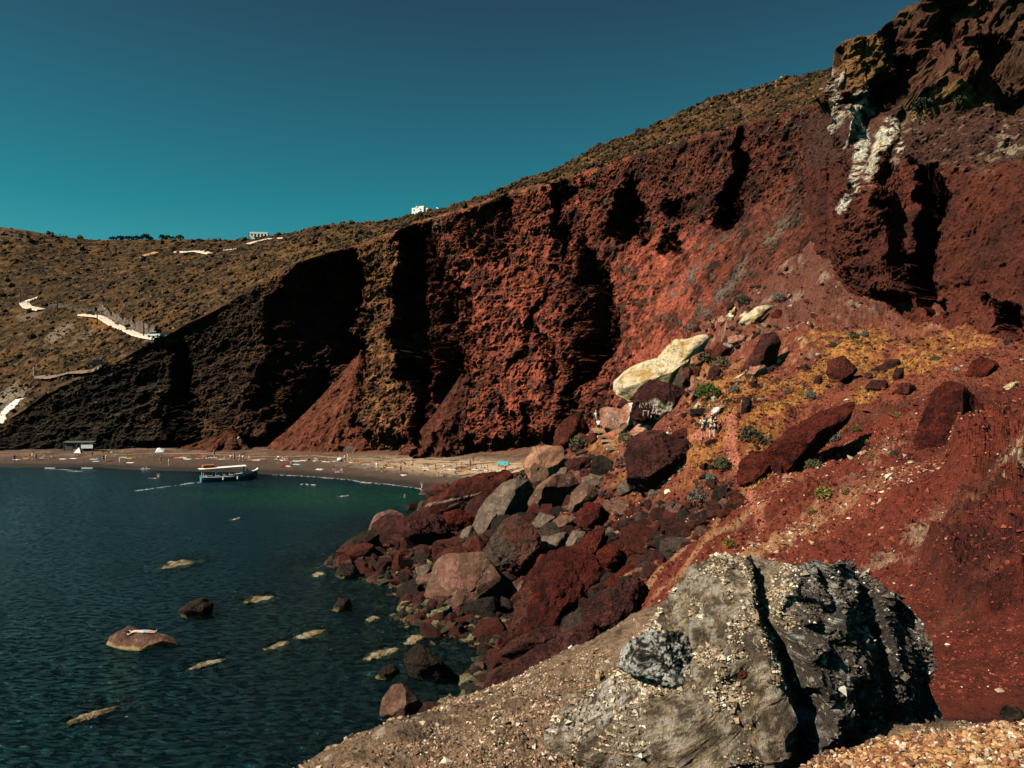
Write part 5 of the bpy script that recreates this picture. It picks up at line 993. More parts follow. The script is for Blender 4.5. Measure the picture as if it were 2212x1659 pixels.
for x, y0, y1, lb in [(218,180,212,'utility pole on the skyline, farthest left'),(471,205,258,'utility pole on the skyline, second from the left'),(636,218,262,'utility pole on the skyline left of the trees'),(1653,232,268,'utility pole on the skyline right of the trees'),(1965,198,246,'utility pole just left of the low white ruin'),
    (165,645,755,'utility pole at the hairpin of the white road'),(325,580,672,'utility pole uphill of the white road hairpin'),(455,755,842,'utility pole between the hairpin and the long road stretch'),(768,815,932,'utility pole in front of the middle of the white road'),(1133,895,1042,'utility pole near the lower end of the white road'),(267,1275,1362,'thin pale pole beside the lower grey road')]:
    u, v = h6(x, y1); b = hill(u, v); H_ = (y1-y0)*.12658/FPX*b[1]; t = thing('utility_pole', lb, 'utility pole', tuple(b), group='utility poles on the hillside')
    r = .10+.0004*b[1]; MB().tube([(0,0,-.5),(0,0,H_)], [r, r*.75], 8).build('post', M_wood if 'pale' not in lb else flat_mat((.5,.42,.35)), t)
    MB().box((0,0,H_*.93),(H_*.16+.4,.12,.14)).build('crossarm', M_wood, t)
    for s_ in (-1, 1): MB().tube([(s_*(H_*.06+.15),0,H_*.93),(s_*(H_*.06+.15),0,H_*.93+.25)], .07, 6).build('insulator', flat_mat((.25,.2,.18)), t)
    poles.append(Vector(b)+Vector((0,0,H_*.95)))
def wire(a, b, lb):
    P_ = [a.lerp(b, k/16)-Vector((0,0,(1-(2*k/16-1)**2)*.02*(a-b).length)) for k in range(17)]
    MB().tube(P_, .045, 4).build('power_line', M_wood, label=lb, cat='power line')
wire(poles[0], poles[1], 'power line between the two leftmost skyline poles'); wire(poles[1], poles[2], 'power line between the second and third skyline poles'); wire(poles[3], poles[4], 'power line between the pole right of the trees and the white ruin')
M_white = flat_mat((.82,.79,.74), .85, 'whitewash')
# white chapel-like house on the ridge
hb = P3(412.5, 215.2, 328); t = thing('house', 'small whitewashed house on the ridge above the cliff', 'house', tuple(hb), math.radians(-20))
MB().box((2.6,1.9,1.35),(5.6,4.4,3.3)).build('wall', M_white, t); MB().box((4.2,1.2,3.2),(2.6,2.6,.7)).build('parapet', M_white, t)
MB().ball((2.1,0,3.15),(.5,.5,.55),3).build('chimney', M_white, t, True); MB().box((-.7,1.2,-.6),(1.5,3,2.2)).build('side_wall', M_white, t)
MB().box((.9,-.34,2.0),(.5,.12,.5)).build('window', flat_mat((.01,.01,.012), .3), t); MB().box((3.9,-.34,2.2),(.6,.12,.5)).build('window', flat_mat((.09,.06,.07), .3), t)
MB().box((6.6,1.2,1.9),(1.0,1.6,1.5)).build('annex', M_white, t); MB().box((1.2,-.5,-.3),(.9,.5,.9)).build('step', M_white, t)
hb = hill(*h6(2050,240)); t = thing('ruin', 'long low white ruin with dark openings on the skyline', 'building', tuple(hb+np.array([0,0,.2])), math.radians(6))
MB().box((0,0,2.3),(9.4,3,.9)).build('lintel', M_white, t); MB().box((0,1.6,1),(9.4,.4,3)).build('back_wall', M_white, t)
for i in range(6): MB().box((-4.4+i*1.76,-1.2,1.1),(.75,.6,2.0)).build('pillar', M_white, t)
for u, v, w_, h_, lb in [(145.6,234.5,10,.9,'tallest round tree on the skyline'),(150.5,236.3,7,.6,'low tree touching the tallest skyline tree on its right'),(162.5,235,8.5,.8,'skyline tree, left one of the middle pair'),(167.5,235.5,7,.8,'skyline tree, right one of the middle pair'),(173,236.6,5.5,.6,'smallest skyline tree between the pair and the last tree'),(180,236.4,8,.7,'last round tree at the right end of the skyline row'),
   (113,238,8,.45,'low bush starting the dark skyline hedge at its left end'),(121,237,9,.5,'dark hedge bush on the skyline, second from the left'),(129,236.6,9,.5,'dark hedge bush on the skyline, third from the left'),(137,236.4,9,.5,'dark hedge bush on the skyline next to the tallest tree'),(200,239.2,7,.35,'flat bush alone on the skyline right of the tree row')]:
    b = hill(u, v+1.8); R = w_/FPX*b[1]/2; t = thing('tree', lb, 'tree', tuple(b), group='trees on the skyline')
    V, F, cl_ = leafball((0,0,R*.25), (R,R,R*1.1), 420, R*.16, (.030,.030,.016), int(u*3), .1, h_); new_obj('crown', mesh_np('crown', V, F, cl_), M_leaf, t)
    MB().tube([(0,0,-.8),(0.1*R,0,R*.4),(0,.05*R,R)], [R*.10, R*.08, R*.03], 7).build('trunk', flat_mat((.06,.045,.03)), t)
for u, v, w_, lb in [(194,258,4,'dark bush beside the pale track, left'),(242,250.2,5,'dark bush between two stretches of the white skyline path'),(172,248,3.4,'dark bush above the white track'),(160,250,4,'dark bush left of the white track start')]:
    b = hill(u, v+1); shrub(u, v, w_*1.5, DRK, lb, D=float(b[1]), z=float(b[2])-.3, n=260)
# low scrub over the hillside: thousands of dark cushions
hm = (hv > 60) & (hu > -30) & (hu < 850); ii = np.nonzero(hm.ravel())[0]
wgt = np.where(n2.ravel()[ii] > -.05, 1., .25); i = rs.choice(ii, 11000, p=wgt/wgt.sum()); p = HG.reshape(-1,3)[i]+rs.uniform(-.5,.5,(11000,3))*np.array([1,1,0]); sz = rs.lognormal(math.log(.50), .5, len(p)).clip(.2, 1.7)*np.interp(p[:,1],[150,220,400],[.38,.7,1.25]); p[:,2] += sz*.25
scatter('scrub', p, sz, pick(rs, len(p), [((.022,.015,.007),5),((.045,.028,.011),4),((.09,.045,.015),4)]), M_leaf, 'low dark scrub cushions all over the dry hillside', 15, .75, True)
rk = (n3.ravel()[ii] > .1); i = rs.choice(ii[rk], 900); p = HG.reshape(-1,3)[i]; scatter('hillside_stones', p, rs.lognormal(math.log(.3), .4, 900), pick(rs, 900, [((.30,.19,.10),2),((.20,.11,.055),3)]), M_stone, 'pale stones scattered on the dry hillside', 16, .6)
def car(u, v, col, rz, lb):
    b = hill(u, v); t = thing('parked_car', lb, 'car', tuple(b+np.array([0,-.3,.75])), rz); mp_ = flat_mat(col, .35, 'car_paint', .5)
    MB().box((0,0,.62),(4.3,1.75,.62), bev=.12).build('body', mp_, t); MB().box((-.2,0,1.22),(2.5,1.55,.62), bev=.1, taper=.82).build('cabin', flat_mat((.02,.025,.03), .15, 'car_glass', .5), t); MB().box((-.2,0,1.54),(2.0,1.3,.08)).build('roof', mp_, t)
    for x in (-1.35, 1.35):
        for y in (-.8, .8): MB().tube([(x,y-.12,.34),(x,y+.12,.34)], .34, 14).build('wheel', flat_mat((.015,.015,.015)), t)
    for y in (-.6, .6): MB().box((2.15,y,.7),(.08,.3,.16)).build('headlight', flat_mat((.7,.7,.65), .2), t)
    for y in (-.6, .6): MB().box((-2.15,y,.75),(.08,.25,.16)).build('tail_light', flat_mat((.4,.02,.02), .3), t)
car(*h6(795,1288), (.02,.022,.025), math.radians(15), 'dark car at the right end of the lower grey road')
car(*h6(1232,1046), (.7,.7,.7), math.radians(-15), 'white car at the lower end of the white road, half hidden by the cliff edge')
# =================================================================== people
def skin(name, verts, edges, radii, sub=1, rootv=0):
    me = bpy.data.meshes.new(name); me.from_pydata(verts, edges, []); o = bpy.data.objects.new(name, me); C.objects.link(o)
    m_ = o.modifiers.new('s', 'SKIN'); m_.use_smooth_shade = True; s_ = o.modifiers.new('u', 'SUBSURF'); s_.levels = sub; s_.render_levels = sub
    for i, r in enumerate(radii): me.skin_vertices[0].data[i].radius = (r, r); me.skin_vertices[0].data[i].use_root = (i == rootv)
    bpy.context.view_layer.update(); e_ = bpy.data.meshes.new_from_object(o.evaluated_get(bpy.context.evaluated_depsgraph_get())); bpy.data.objects.remove(o); e_.name = name
    for p_ in e_.polygons: p_.use_smooth = True
    e_.materials.clear(); return e_
RAD = dict(pelvis=.135, waist=.115, chest=.145, neck=.052, jaw=.075, head=.098, crown=.07, nose=.018, hip=.092, knee=.058, ankle=.038, toe=.032, sh=.062, elbow=.042, wrist=.028, palm=.036)
def pose(pel, lean, hdir, legs, arms, side=(1,0,0), fingers=False, shw=.18):
    """pel: pelvis point; lean: unit vector up the spine; hdir: facing; legs/arms: ((knee),(ankle),(toe)) / ((elbow),(wrist)) for right,left"""
    pel = Vector(pel); lean = Vector(lean).normalized(); sd_ = Vector(side); hd = Vector(hdir).normalized(); V = {}; E = []
    V['pelvis'] = pel; V['waist'] = pel+lean*.19; V['chest'] = pel+lean*.42; V['neck'] = pel+lean*.57; V['jaw'] = V['neck']+lean*.085+hd*.02; V['head'] = V['jaw']+lean*.07; V['crown'] = V['head']+lean*.055; V['nose'] = V['head']+hd*.115-lean*.02
    E += [('pelvis','waist'),('waist','chest'),('chest','neck'),('neck','jaw'),('jaw','head'),('head','crown'),('head','nose')]
    for s_, (k, a, t_), (e_, w_) in zip((1,-1), legs, arms):
        n = 'R' if s_ > 0 else 'L'; V['hip'+n] = pel+sd_*(.095*s_)-lean*.06; V['knee'+n], V['ankle'+n], V['toe'+n] = Vector(k), Vector(a), Vector(t_)
        V['sh'+n] = V['chest']+lean*.06+sd_*(shw*s_); V['elbow'+n], V['wrist'+n] = Vector(e_), Vector(w_); d_ = (V['wrist'+n]-V['elbow'+n]).normalized(); V['palm'+n] = V['wrist'+n]+d_*.08
        E += [('pelvis','hip'+n),('hip'+n,'knee'+n),('knee'+n,'ankle'+n),('ankle'+n,'toe'+n),('chest','sh'+n),('sh'+n,'elbow'+n),('elbow'+n,'wrist'+n),('wrist'+n,'palm'+n)]
        if fingers:
            for i, (o_, l_) in enumerate(((-.03,.07),(-.01,.085),(.01,.08),(.03,.06))):
                f = f'f{i}{n}'; V[f] = V['palm'+n]+Vector((0, o_, 0))+d_*.045; V[f+'t'] = V[f]+d_*l_*.6+Vector((-s_*.02,0,0)); RAD[f] = RAD[f+'t'] = .010; E += [('palm'+n, f), (f, f+'t')]
            f = 'th'+n; V[f] = V['wrist'+n]+d_*.05+hd*.05; V[f+'t'] = V[f]+d_*.035+hd*.02; RAD[f] = RAD[f+'t'] = .011; E += [('wrist'+n, f), (f, f+'t')]
    return V, E
def rad(k): return RAD.get(k, RAD.get(k[:-1], .05))
POSES = {}
def mk(name, V, E, sub=1):
    ks = list(V); idx = {k: i for i, k in enumerate(ks)}
    P_ = {}; P_['body'] = skin('person', [V[k][:] for k in ks], [(idx[a], idx[b]) for a, b in E], [rad(k) for k in ks], sub)
    def shell(nm, keys, grow, edges=None, cut=None):
        ks2 = [k for k in keys if k in V]; i2 = {k: i for i, k in enumerate(ks2)}; vs = [V[k].copy() for k in ks2]
        if cut:
            for k, (a, b, f) in cut.items(): vs[i2[k]] = V[a].lerp(V[b], f)
        E2 = [(i2[a], i2[b]) for a, b in (edges or E) if a in i2 and b in i2]; return skin(nm, [v[:] for v in vs], E2, [rad(k)+grow if not (cut and k in cut) else (rad(cut[k][0])+rad(cut[k][1]))/2+grow for k in ks2], 1)
    P_['shirt'] = shell('shirt', ['chest','waist','pelvis','shR','elbowR','shL','elbowL'], .016, cut={'elbowR':('shR','elbowR',.55),'elbowL':('shL','elbowL',.55)})
    P_['shorts'] = shell('shorts', ['pelvis','waist','hipR','kneeR','hipL','kneeL'], .016, cut={'waist':('pelvis','waist',.35),'kneeR':('hipR','kneeR',.72),'kneeL':('hipL','kneeL',.72)})
    P_['bikini'] = shell('swimwear', ['pelvis','hipR','kneeR','hipL','kneeL'], .010, cut={'kneeR':('hipR','kneeR',.10),'kneeL':('hipL','kneeL',.10)})
    hc = V['head']+(V['crown']-V['head'])*.5-(V['nose']-V['head'])*.28; P_['hair'] = skin('hair', [(V['crown']+(V['crown']-V['head'])*.12)[:], hc[:], (V['jaw']-(V['nose']-V['head'])*.45)[:]], [(0,1),(1,2)], [.062,.092,.055], 1, 1)
    up = (V['crown']-V['head']).normalized(); cpos = V['crown']+up*.02; P_['cap'] = skin('hat', [(cpos+up*.05)[:], cpos[:], (cpos+(V['nose']-V['head'])*1.3)[:]], [(0,1),(1,2)], [.06,.10,.05], 1, 1)
    bk_ = V['chest']-(V['nose']-V['head']).normalized()*.20; P_['pack'] = skin('backpack', [(bk_+up*.12)[:], bk_[:], (bk_-up*.22)[:]], [(0,1),(1,2)], [.09,.13,.12], 1, 1)
    POSES[name] = P_
st_legs = (((.10,-.01,.50),(.11,.02,.08),(.13,-.14,.035)), ((-.10,-.01,.50),(-.11,.02,.08),(-.13,-.14,.035)))
mk('stand', *pose((0,0,.95),(0,-.03,1),(0,-1,0),st_legs,(((.25,.03,1.17),(.26,-.06,.92)),((-.25,.03,1.17),(-.26,-.06,.92)))))
mk('tourist', *pose((0,0,.95),(0,-.02,1),(0,-1,.02),(((.13,-.02,.50),(.15,.02,.08),(.19,-.13,.035)),((-.11,.0,.50),(-.12,.03,.08),(-.17,-.12,.035))),(((.27,.02,1.18),(.25,-.12,.95)),((-.30,.0,1.22),(-.22,-.20,1.30))), fingers=True))
mk('walk', *pose((0,0,.93),(0,-.10,1),(0,-1,-.05),(((.10,-.22,.52),(.11,-.30,.09),(.12,-.45,.06)),((-.10,.06,.50),(-.11,.32,.14),(-.12,.25,.04))),(((.25,.14,1.16),(.25,.05,.92)),((-.25,-.14,1.17),(-.22,-.32,1.0)))))
mk('climb', *pose((0,.05,.86),(0,-.55,1),(0,-1,-.35),(((.12,-.32,.62),(.12,-.22,.24),(.13,-.38,.2)),((-.10,-.05,.46),(-.11,.18,.09),(-.12,.04,.04))),(((.27,-.42,1.0),(.24,-.50,.74)),((-.27,-.40,1.0),(-.26,-.55,.78)))))
mk('sit', *pose((0,.1,.13),(0,.12,1),(0,-1,0),(((.13,-.32,.46),(.13,-.62,.08),(.14,-.78,.05)),((-.13,-.32,.46),(-.13,-.62,.08),(-.14,-.78,.05))),(((.24,-.10,.42),(.14,-.36,.42)),((-.24,-.10,.42),(-.14,-.36,.42)))))
mk('recline', *pose((0,.1,.13),(0,.62,.8),(0,-.9,.35),(((.12,-.34,.30),(.12,-.72,.08),(.13,-.86,.12)),((-.12,-.34,.15),(-.12,-.76,.07),(-.13,-.86,.14))),(((.26,.52,.32),(.26,.50,.06)),((-.26,.52,.32),(-.26,.50,.06)))))
mk('bench', *pose((0,.1,.50),(0,.04,1),(0,-1,0),(((.13,-.32,.52),(.13,-.34,.08),(.14,-.50,.05)),((-.13,-.32,.52),(-.13,-.34,.08),(-.14,-.50,.05))),(((.25,.0,.78),(.14,-.24,.66)),((-.25,.0,.78),(-.14,-.24,.66)))))
mk('lie', *pose((0,0,.13),(0,1,.02),(0,.02,1),(((.12,-.46,.15),(.12,-.88,.08),(.14,-.94,.2)),((-.12,-.46,.13),(-.13,-.88,.08),(-.15,-.94,.2))),(((.34,.30,.08),(.36,.05,.06)),((-.36,.62,.08),(-.20,.80,.08)))))
mk('bend', *pose((0,.12,.88),(0,-.85,.5),(0,-.6,-.8),st_legs,(((.22,-.55,.95),(.18,-.58,.68)),((-.22,-.55,.95),(-.18,-.58,.68)))))
mk('armsup', *pose((0,0,.95),(0,-.02,1),(0,-1,.1),st_legs,(((.30,.0,1.62),(.16,-.04,1.84)),((-.30,.0,1.62),(-.16,-.04,1.84)))))
SKN = [(.55,.27,.16),(.66,.38,.25),(.38,.17,.10),(.74,.48,.36)]
CLR = dict(white=(.80,.78,.74), black=(.015,.015,.018), red=(.55,.03,.02), blue=(.05,.16,.40), teal=(.05,.40,.45), orange=(.75,.20,.04), yellow=(.75,.42,.05), pink=(.70,.28,.28), green=(.08,.22,.08), grey=(.25,.24,.23), navy=(.02,.035,.08), cream=(.72,.60,.42), purple=(.25,.12,.30), lightblue=(.35,.60,.70), floral=(.55,.42,.22))
_pm = {}
def cloth(n):
    if n not in _pm: _pm[n] = flat_mat(CLR[n], .9, n+'_cloth')
    return _pm[n]
def skinm(i): return flat_mat(SKN[i % 4], .6, 'skin', .4)
_k = [0]
def person(ps, loc, rz, wear, label, scale=1.0, grp='sunbathers on the beach', rx=0):
    """wear: dict part->colour"""
    _k[0] += 1; T = POSES[ps]; o = bpy.data.objects.new('person', T['body']); C.objects.link(o); o.location = loc; o.rotation_euler = (rx, 0, rz); o.scale = (scale,)*3
    if not T['body'].materials: T['body'].materials.append(skinm(0))
    o.material_slots[0].link = 'OBJECT'; o.material_slots[0].material = skinm(_k[0]*7//3)
    o['label'] = label; o['category'] = 'person'
    if grp: o['group'] = grp
    for part, cn in list(wear.items()):
        me = T[part]
        if not me.materials: me.materials.append(cloth('black'))
        c = bpy.data.objects.new(me.name.split('.')[0], me); C.objects.link(c); c.parent = o; c.material_slots[0].link = 'OBJECT'; c.material_slots[0].material = cloth(cn) if cn in CLR else flat_mat(cn, .8, 'hair')
    return o
HAIR = [(.02,.012,.008),(.05,.028,.015),(.10,.06,.03),(.012,.010,.010)]
def towel(loc, rz, cn, label, w_=.85, l_=1.75):
    n, m_ = 5, 11; G = np.zeros((n, m_, 3)); rr = np.random.RandomState(int(abs(loc[0]*37+loc[1]*11)) % 9999)
    G[...,0] = np.linspace(-w_/2, w_/2, n)[:,None]; G[...,1] = np.linspace(-l_/2, l_/2, m_)[None]; G[...,2] = .035+rr.uniform(0, .03, (n, m_)); B_ = G[:, ::-1].copy(); B_[...,2] = -.04
    me = grid_mesh('towel', np.concatenate([G, B_[::-1][:, ::-1], G[:1]]), np.zeros((2*n+1, m_, 3))+.5); o = new_obj('towel', me, cloth(cn), label=label, cat='towel', group='towels spread on the beach'); o.location = loc; o.rotation_euler = (0,0,rz); return o
def at(u, v, water=False):
    if water: D = CAMH*FPX/(v-HOR); return np.array([(u-512)/FPX*D, D, 0.])
    h = hit(u, v, 30); h[2] = gz(h[0], h[1]); return h
R = math.radians
# (pose, column, row, facing deg (0 = toward the viewer), clothes, towel colour, label)
PPL = [
 ('stand',14.5,462.7,20,dict(shorts='black',shirt='black'),None,'person in black standing alone at the far left end of the beach'),
 ('lie',26,459,70,dict(bikini='orange'),'orange','person lying on an orange towel left of the dark-clothed pair'),
 ('stand',32.4,460.5,-30,dict(shorts='navy'),None,'person in dark shorts standing, left one of the pair on the far left beach'),
 ('stand',36,461,40,dict(shorts='black',shirt='grey'),None,'person in grey top standing, right one of the pair on the far left beach'),
 ('sit',44.2,458.7,-60,dict(bikini='orange'),'white','person sitting in orange swimwear at the foot of the dark bedded cliff'),
 ('sit',52,458.7,-80,dict(shirt='white',shorts='white'),None,'person in white sitting hunched right of the one in orange'),
 ('stand',92.2,458,10,dict(shirt='navy',shorts='black'),None,'person in navy standing in front of the fallen slabs by the shelter'),
 ('lie',94.5,459.8,85,dict(shorts='black'),'white','person lying in black shorts at the feet of the standing one in navy'),
 ('stand',103.5,462.4,30,dict(shorts='black',shirt='black'),None,'person in black standing close to a bare-chested companion'),
 ('stand',105.9,461.6,-40,dict(shorts='cream'),None,'bare-chested person in cream shorts standing beside the one in black'),
 ('sit',117,456.2,20,dict(shirt='black',shorts='black'),None,'person in black sitting high up among the pale fallen stones'),
 ('stand',119.9,465,-20,dict(shorts='cream',cap='cream'),None,'bare-chested person with a pale hat standing near the water by the yellow towel'),
 ('bend',124.7,465.6,60,dict(shorts='black'),None,'person in black shorts bending beside the one with the pale hat'),
 ('stand',160.7,463.8,0,dict(shorts='black',shirt='black'),None,'person in black standing under the white square parasol'),
 ('stand',168.8,465.6,-60,dict(shorts='grey'),None,'bare-chested person in grey shorts right of the white parasol'),
 ('lie',178,458.8,75,dict(bikini='pink'),'red','person lying on a red towel, first sunbather right of the white parasol'),
 ('lie',183,458.2,75,dict(bikini='white'),'white','person lying in white swimwear on a white towel behind the boat'),
 ('sit',199,458.9,60,dict(bikini='orange'),'orange','person sitting sideways on an orange towel behind the boat'),
 ('sit',203.7,459,10,dict(bikini='pink'),'pink','person sitting cross-legged on a pink towel behind the boat'),
 ('sit',207.3,458.6,-50,dict(shirt='black',shorts='white'),'white','person in a black top sitting next to a white bundle'),
 ('stand',214.2,457.6,15,dict(shirt='black',shorts='red'),None,'person in a black shirt standing behind the red towel'),
 ('sit',215.5,459.7,50,dict(bikini='red'),'red','person sitting in red at the feet of the black-shirted one'),
 ('recline',222.7,459.8,-70,dict(bikini='cream'),'white','reclining person with raised knees left of the white-shirted standing group'),
 ('lie',226.8,459.2,-80,dict(shorts='white'),'cream','person lying in white shorts just left of the white-shirted standing group'),
 ('stand',230.7,461.7,170,dict(shirt='white',shorts='grey'),None,'person in white shirt standing, leftmost of the group above the boat bow'),
 ('stand',234.2,461.7,-160,dict(shirt='white',shorts='grey',pack='navy'),None,'person in white with a dark backpack in the group above the boat bow'),
 ('walk',240,461.7,-60,dict(bikini='red'),None,'bare-backed person in red swimwear in the group above the boat bow'),
 ('stand',243,462.1,180,dict(shirt='white',shorts='black'),None,'person in white shirt and black trousers, rightmost of the group above the boat bow'),
 ('recline',247.5,459.2,-60,dict(bikini='purple'),'purple','person reclining on a purple towel right of the white-shirted group'),
 ('lie',251,460,80,dict(bikini='orange'),'orange','person lying on a bright orange towel right of the purple one'),
 ('lie',257,460.3,75,dict(shorts='lightblue'),'white','person lying on a white towel in light blue shorts'),
 ('lie',262.2,459.3,80,dict(bikini='pink'),'pink','person lying on a pink towel below the red scree cone'),
 ('sit',278,459.6,-20,dict(shirt='white',shorts='black'),'cream','person in a white top sitting left of the two in red'),
 ('sit',283.2,460.4,40,dict(shorts='red'),'white','person in red shorts sitting, left one of the two in red'),
 ('sit',286.9,460.7,10,dict(shirt='red',shorts='red',cap='white'),'pink','person in red with a white hat sitting on a pink towel'),
 ('stand',291.6,468.9,15,dict(shorts='navy'),None,'bare-chested man in navy shorts standing halfway to the water with a long shadow'),
 ('recline',304,460.7,60,dict(bikini='black'),'white','person reclining on a white towel below the rope, left of one in navy'),
 ('sit',308.8,460.7,-30,dict(shirt='navy',shorts='black'),None,'person in navy sitting hunched next to the white towel'),
 ('sit',315.7,461.3,30,dict(bikini='red'),'cream','person in red swimwear sitting on a cream towel, left of a couple'),
 ('sit',319.2,460.8,-40,dict(shirt='black'),'white','person in a black top sitting on a white towel, right of a couple'),
 ('lie',319.9,469.8,50,dict(bikini='black'),'white','person lying on a white towel close to the water, alone'),
 ('sit',326.7,461.8,80,dict(bikini='green'),'white','person in green swimwear sitting halfway between the couple and the sign'),
 ('recline',336.5,461.8,-70,dict(bikini='navy'),'white','person reclining beside a round white bundle, left of the sign'),
 ('sit',334,471.7,30,dict(shorts='pink'),None,'bare-backed person sitting near the water, left one of two'),
 ('recline',339.8,472.2,-60,dict(bikini='red'),'white','person reclining near the water, right one of two'),
 ('stand',345,462.4,20,dict(shirt='white',shorts='black'),None,'person in a white top and black trousers standing in front of the sign'),
 ('stand',347.8,461.8,-60,dict(shirt='pink',shorts='pink'),None,'person in pink standing in front of the sign'),
 ('sit',352,462.6,30,dict(bikini='cream'),'cream','person in cream swimwear sitting just right of the sign'),
 ('lie',357.5,462.5,75,dict(shorts='black'),'orange','person lying on an orange towel right of the sign'),
 ('lie',366,464.4,80,dict(bikini='lightblue'),'lightblue','person lying on a light blue towel left of the white-clothed walker'),
 ('stand',376.7,470.9,-20,dict(shirt='white',shorts='white',cap='cream'),None,'person all in white with a sun hat walking on the beach'),
 ('bend',381.5,472.2,60,dict(shorts='navy',shirt='lightblue'),None,'person in light blue stooping beside the one all in white'),
 ('sit',382.4,458.5,0,dict(shirt='black',shorts='black'),None,'person in black sitting behind the rope near the second scree cone'),
 ('sit',386,466.8,-40,dict(bikini='cream'),'yellow','person sitting on a yellow towel behind the stooping one'),
 ('recline',390.8,467.9,60,dict(bikini='orange'),'cream','person in orange swimwear reclining with raised knees on a cream towel'),
 ('walk',400.6,474,40,dict(shirt='black',shorts='black'),None,'person in black walking with a white bag at the feet'),
 ('bend',404.7,468.3,-60,dict(shirt='grey',shorts='navy'),None,'person in grey bending over behind the walker in black'),
 ('stand',412.3,468.3,0,dict(shorts='black',cap='red'),None,'bare-chested person with a red cap standing on the pale sand'),
 ('lie',424,467.2,75,dict(shorts='green'),'white','person lying in green shorts on the pale sand right of the red cap'),
 ('sit',435.8,469.2,40,dict(bikini='orange'),None,'person in orange swimwear sitting left of the white recliner'),
 ('recline',442.3,468.5,-70,dict(shirt='white',shorts='white'),'white','person all in white reclining with raised knees'),
 ('sit',438.2,477.4,10,dict(bikini='black'),None,'dark-haired person sitting low on the sand near the water, left of a pair'),
 ('sit',442.6,477,-10,dict(shirt='black',shorts='black'),None,'person in black sitting low on the sand near the water, right of a pair'),
 ('recline',452.5,469.8,70,dict(bikini='white'),'white','person in white swimwear reclining behind the walker in orange'),
 ('walk',455.5,473.1,70,dict(bikini='orange'),None,'person in orange swimwear walking toward the water'),
 ('sit',461,469.4,-20,dict(bikini='yellow'),'yellow','person sitting on a yellow towel right of the walker in orange'),
 ('stand',470,467.6,30,dict(shirt='lightblue',shorts='cream'),None,'person in light blue standing among the sunbathers near the blue awning'),
 ('sit',473.2,460.6,0,dict(shirt='black'),None,'person in a black top sitting behind the rope at the right end'),
 ('sit',476.2,469.4,50,dict(bikini='black'),'white','person in black swimwear sitting on white, left of two dark heads'),
 ('sit',481.5,468.9,60,dict(bikini='navy'),'lightblue','person in navy swimwear sitting on a light blue towel'),
 ('sit',487.6,470.9,20,dict(bikini='cream'),'cream','person in cream swimwear sitting between the navy bather and the blue awning'),
 ('stand',505.2,474,-20,dict(shirt='red',shorts='red'),None,'person in red standing in front of the blue awning'),
 ('lie',459.6,483.6,60,dict(bikini='pink'),'white','person lying at the edge of the layered headland'),
 ('recline',494.5,474.8,80,dict(shirt='white'),'white','person in a white top reclining left of the one in red'),
]
for ps, u, v, f, wear, tw, lb in PPL:
    b = at(u, v); w2 = dict(wear); sc_ = .98+.06*math.sin(u)
    if 'cap' not in w2: w2['hair'] = HAIR[int(u) % 4]
    rz = R(f)
    if tw:
        a = rz if ps != 'lie' else rz; towel((b[0], b[1], b[2]), a, tw, ' '.join((f'{tw} towel of the ' + lb.replace('person ', 'bather ', 1).replace('bather lying on an orange','bather lying on the').replace('swimwear ','')).split()[:16])); b[2] += .03
    person(ps, tuple(b), rz, w2, lb, sc_)
# water people
for ps, u, v, f, wear, dz, lb, sc_ in [('armsup',422.3,491.9,20,dict(shorts='red',hair=HAIR[0]),-.25,'bare-chested person in red shorts standing ankle-deep with raised arms',1.0),
    ('stand',405,497.5,40,dict(bikini='white',hair=HAIR[1]),-.75,'pale child wading waist-deep left of the red shorts',.8),
    ('stand',143.6,472.6,30,dict(shorts='black',hair=HAIR[0]),-.5,'person wading at the water edge holding a pale blue board',1.0),
    ('stand',147,472.4,-20,dict(bikini='black',cap='cream'),-.6,'person with a sun hat wading next to the pale blue board',.95),
    ('armsup',158.5,477.5,0,dict(shorts='white',hair=HAIR[1]),-1.1,'bather standing in deep water left of the boat',1.0)]:
    b = at(u, v, True); b[2] = dz; person(ps, tuple(b), R(f), wear, lb, sc_, 'people in the water')
for u, v, lb in [(301.8,484.3,'swimmer left of three floating in a row off the beach'),(307,484.5,'swimmer in the middle of the row of three'),(313,484.9,'swimmer right of three floating in a row off the beach'),(343,496.3,'lone swimmer in the green water'),(235,519.3,'lone swimmer far out in the dark bay'),(154,478.4,'swimmer with a white float left of the boat')]:
    b = at(u, v, True); person('lie', (b[0], b[1], -.16), R(u*3), dict(shorts='white', cap='white'), lb, 1.0, 'people in the water')
b = at(145.5,468.8); t = MB().box((0,0,0),(1.9,.5,.08), bev=.03, rz=.3).build('board', cloth('lightblue'), label='pale blue bodyboard carried by the waders', cat='board'); t.location = (at(145.5,472.5,True)[0]+.2, at(145.5,472.5,True)[1]-.5, .75)
# trail people
GT = 'walkers on the trail'
def trail(u, v, ps, f, wear, lb, hpx, D=None):
    if D is None: D = hit(u, v, 12)[1]
    X = (u-512)/FPX*D; zz_ = CAMH-(v-HOR)/FPX*D; return person(ps, (X, D, zz_), R(f), wear, lb, hpx/FPX*D/1.76, GT), X, D, zz_
_, X1, D1, Z1 = trail(703.2, 440.2, 'tourist', 12, dict(shirt='white', shorts='navy', cap='black'), 'tourist in white shirt and navy shorts with a black cap standing on the trail', 24.5)
for o_, (a, b) in enumerate((((-.19,-.13,1.44),(.17,-.16,1.05)), ((-.15,-.17,1.10),(.18,-.15,1.08)))): MB().tube([(X1+a[0], D1+a[1], Z1+a[2]), (X1+(a[0]+b[0])/2, D1-.20, Z1+(a[2]+b[2])/2), (X1+b[0], D1+b[1], Z1+b[2])], .03, 6).build('strap', cloth('black'), label='black bag strap across the chest of the tourist in white' if o_ == 0 else 'black waist strap of the tourist in white', cat='strap')
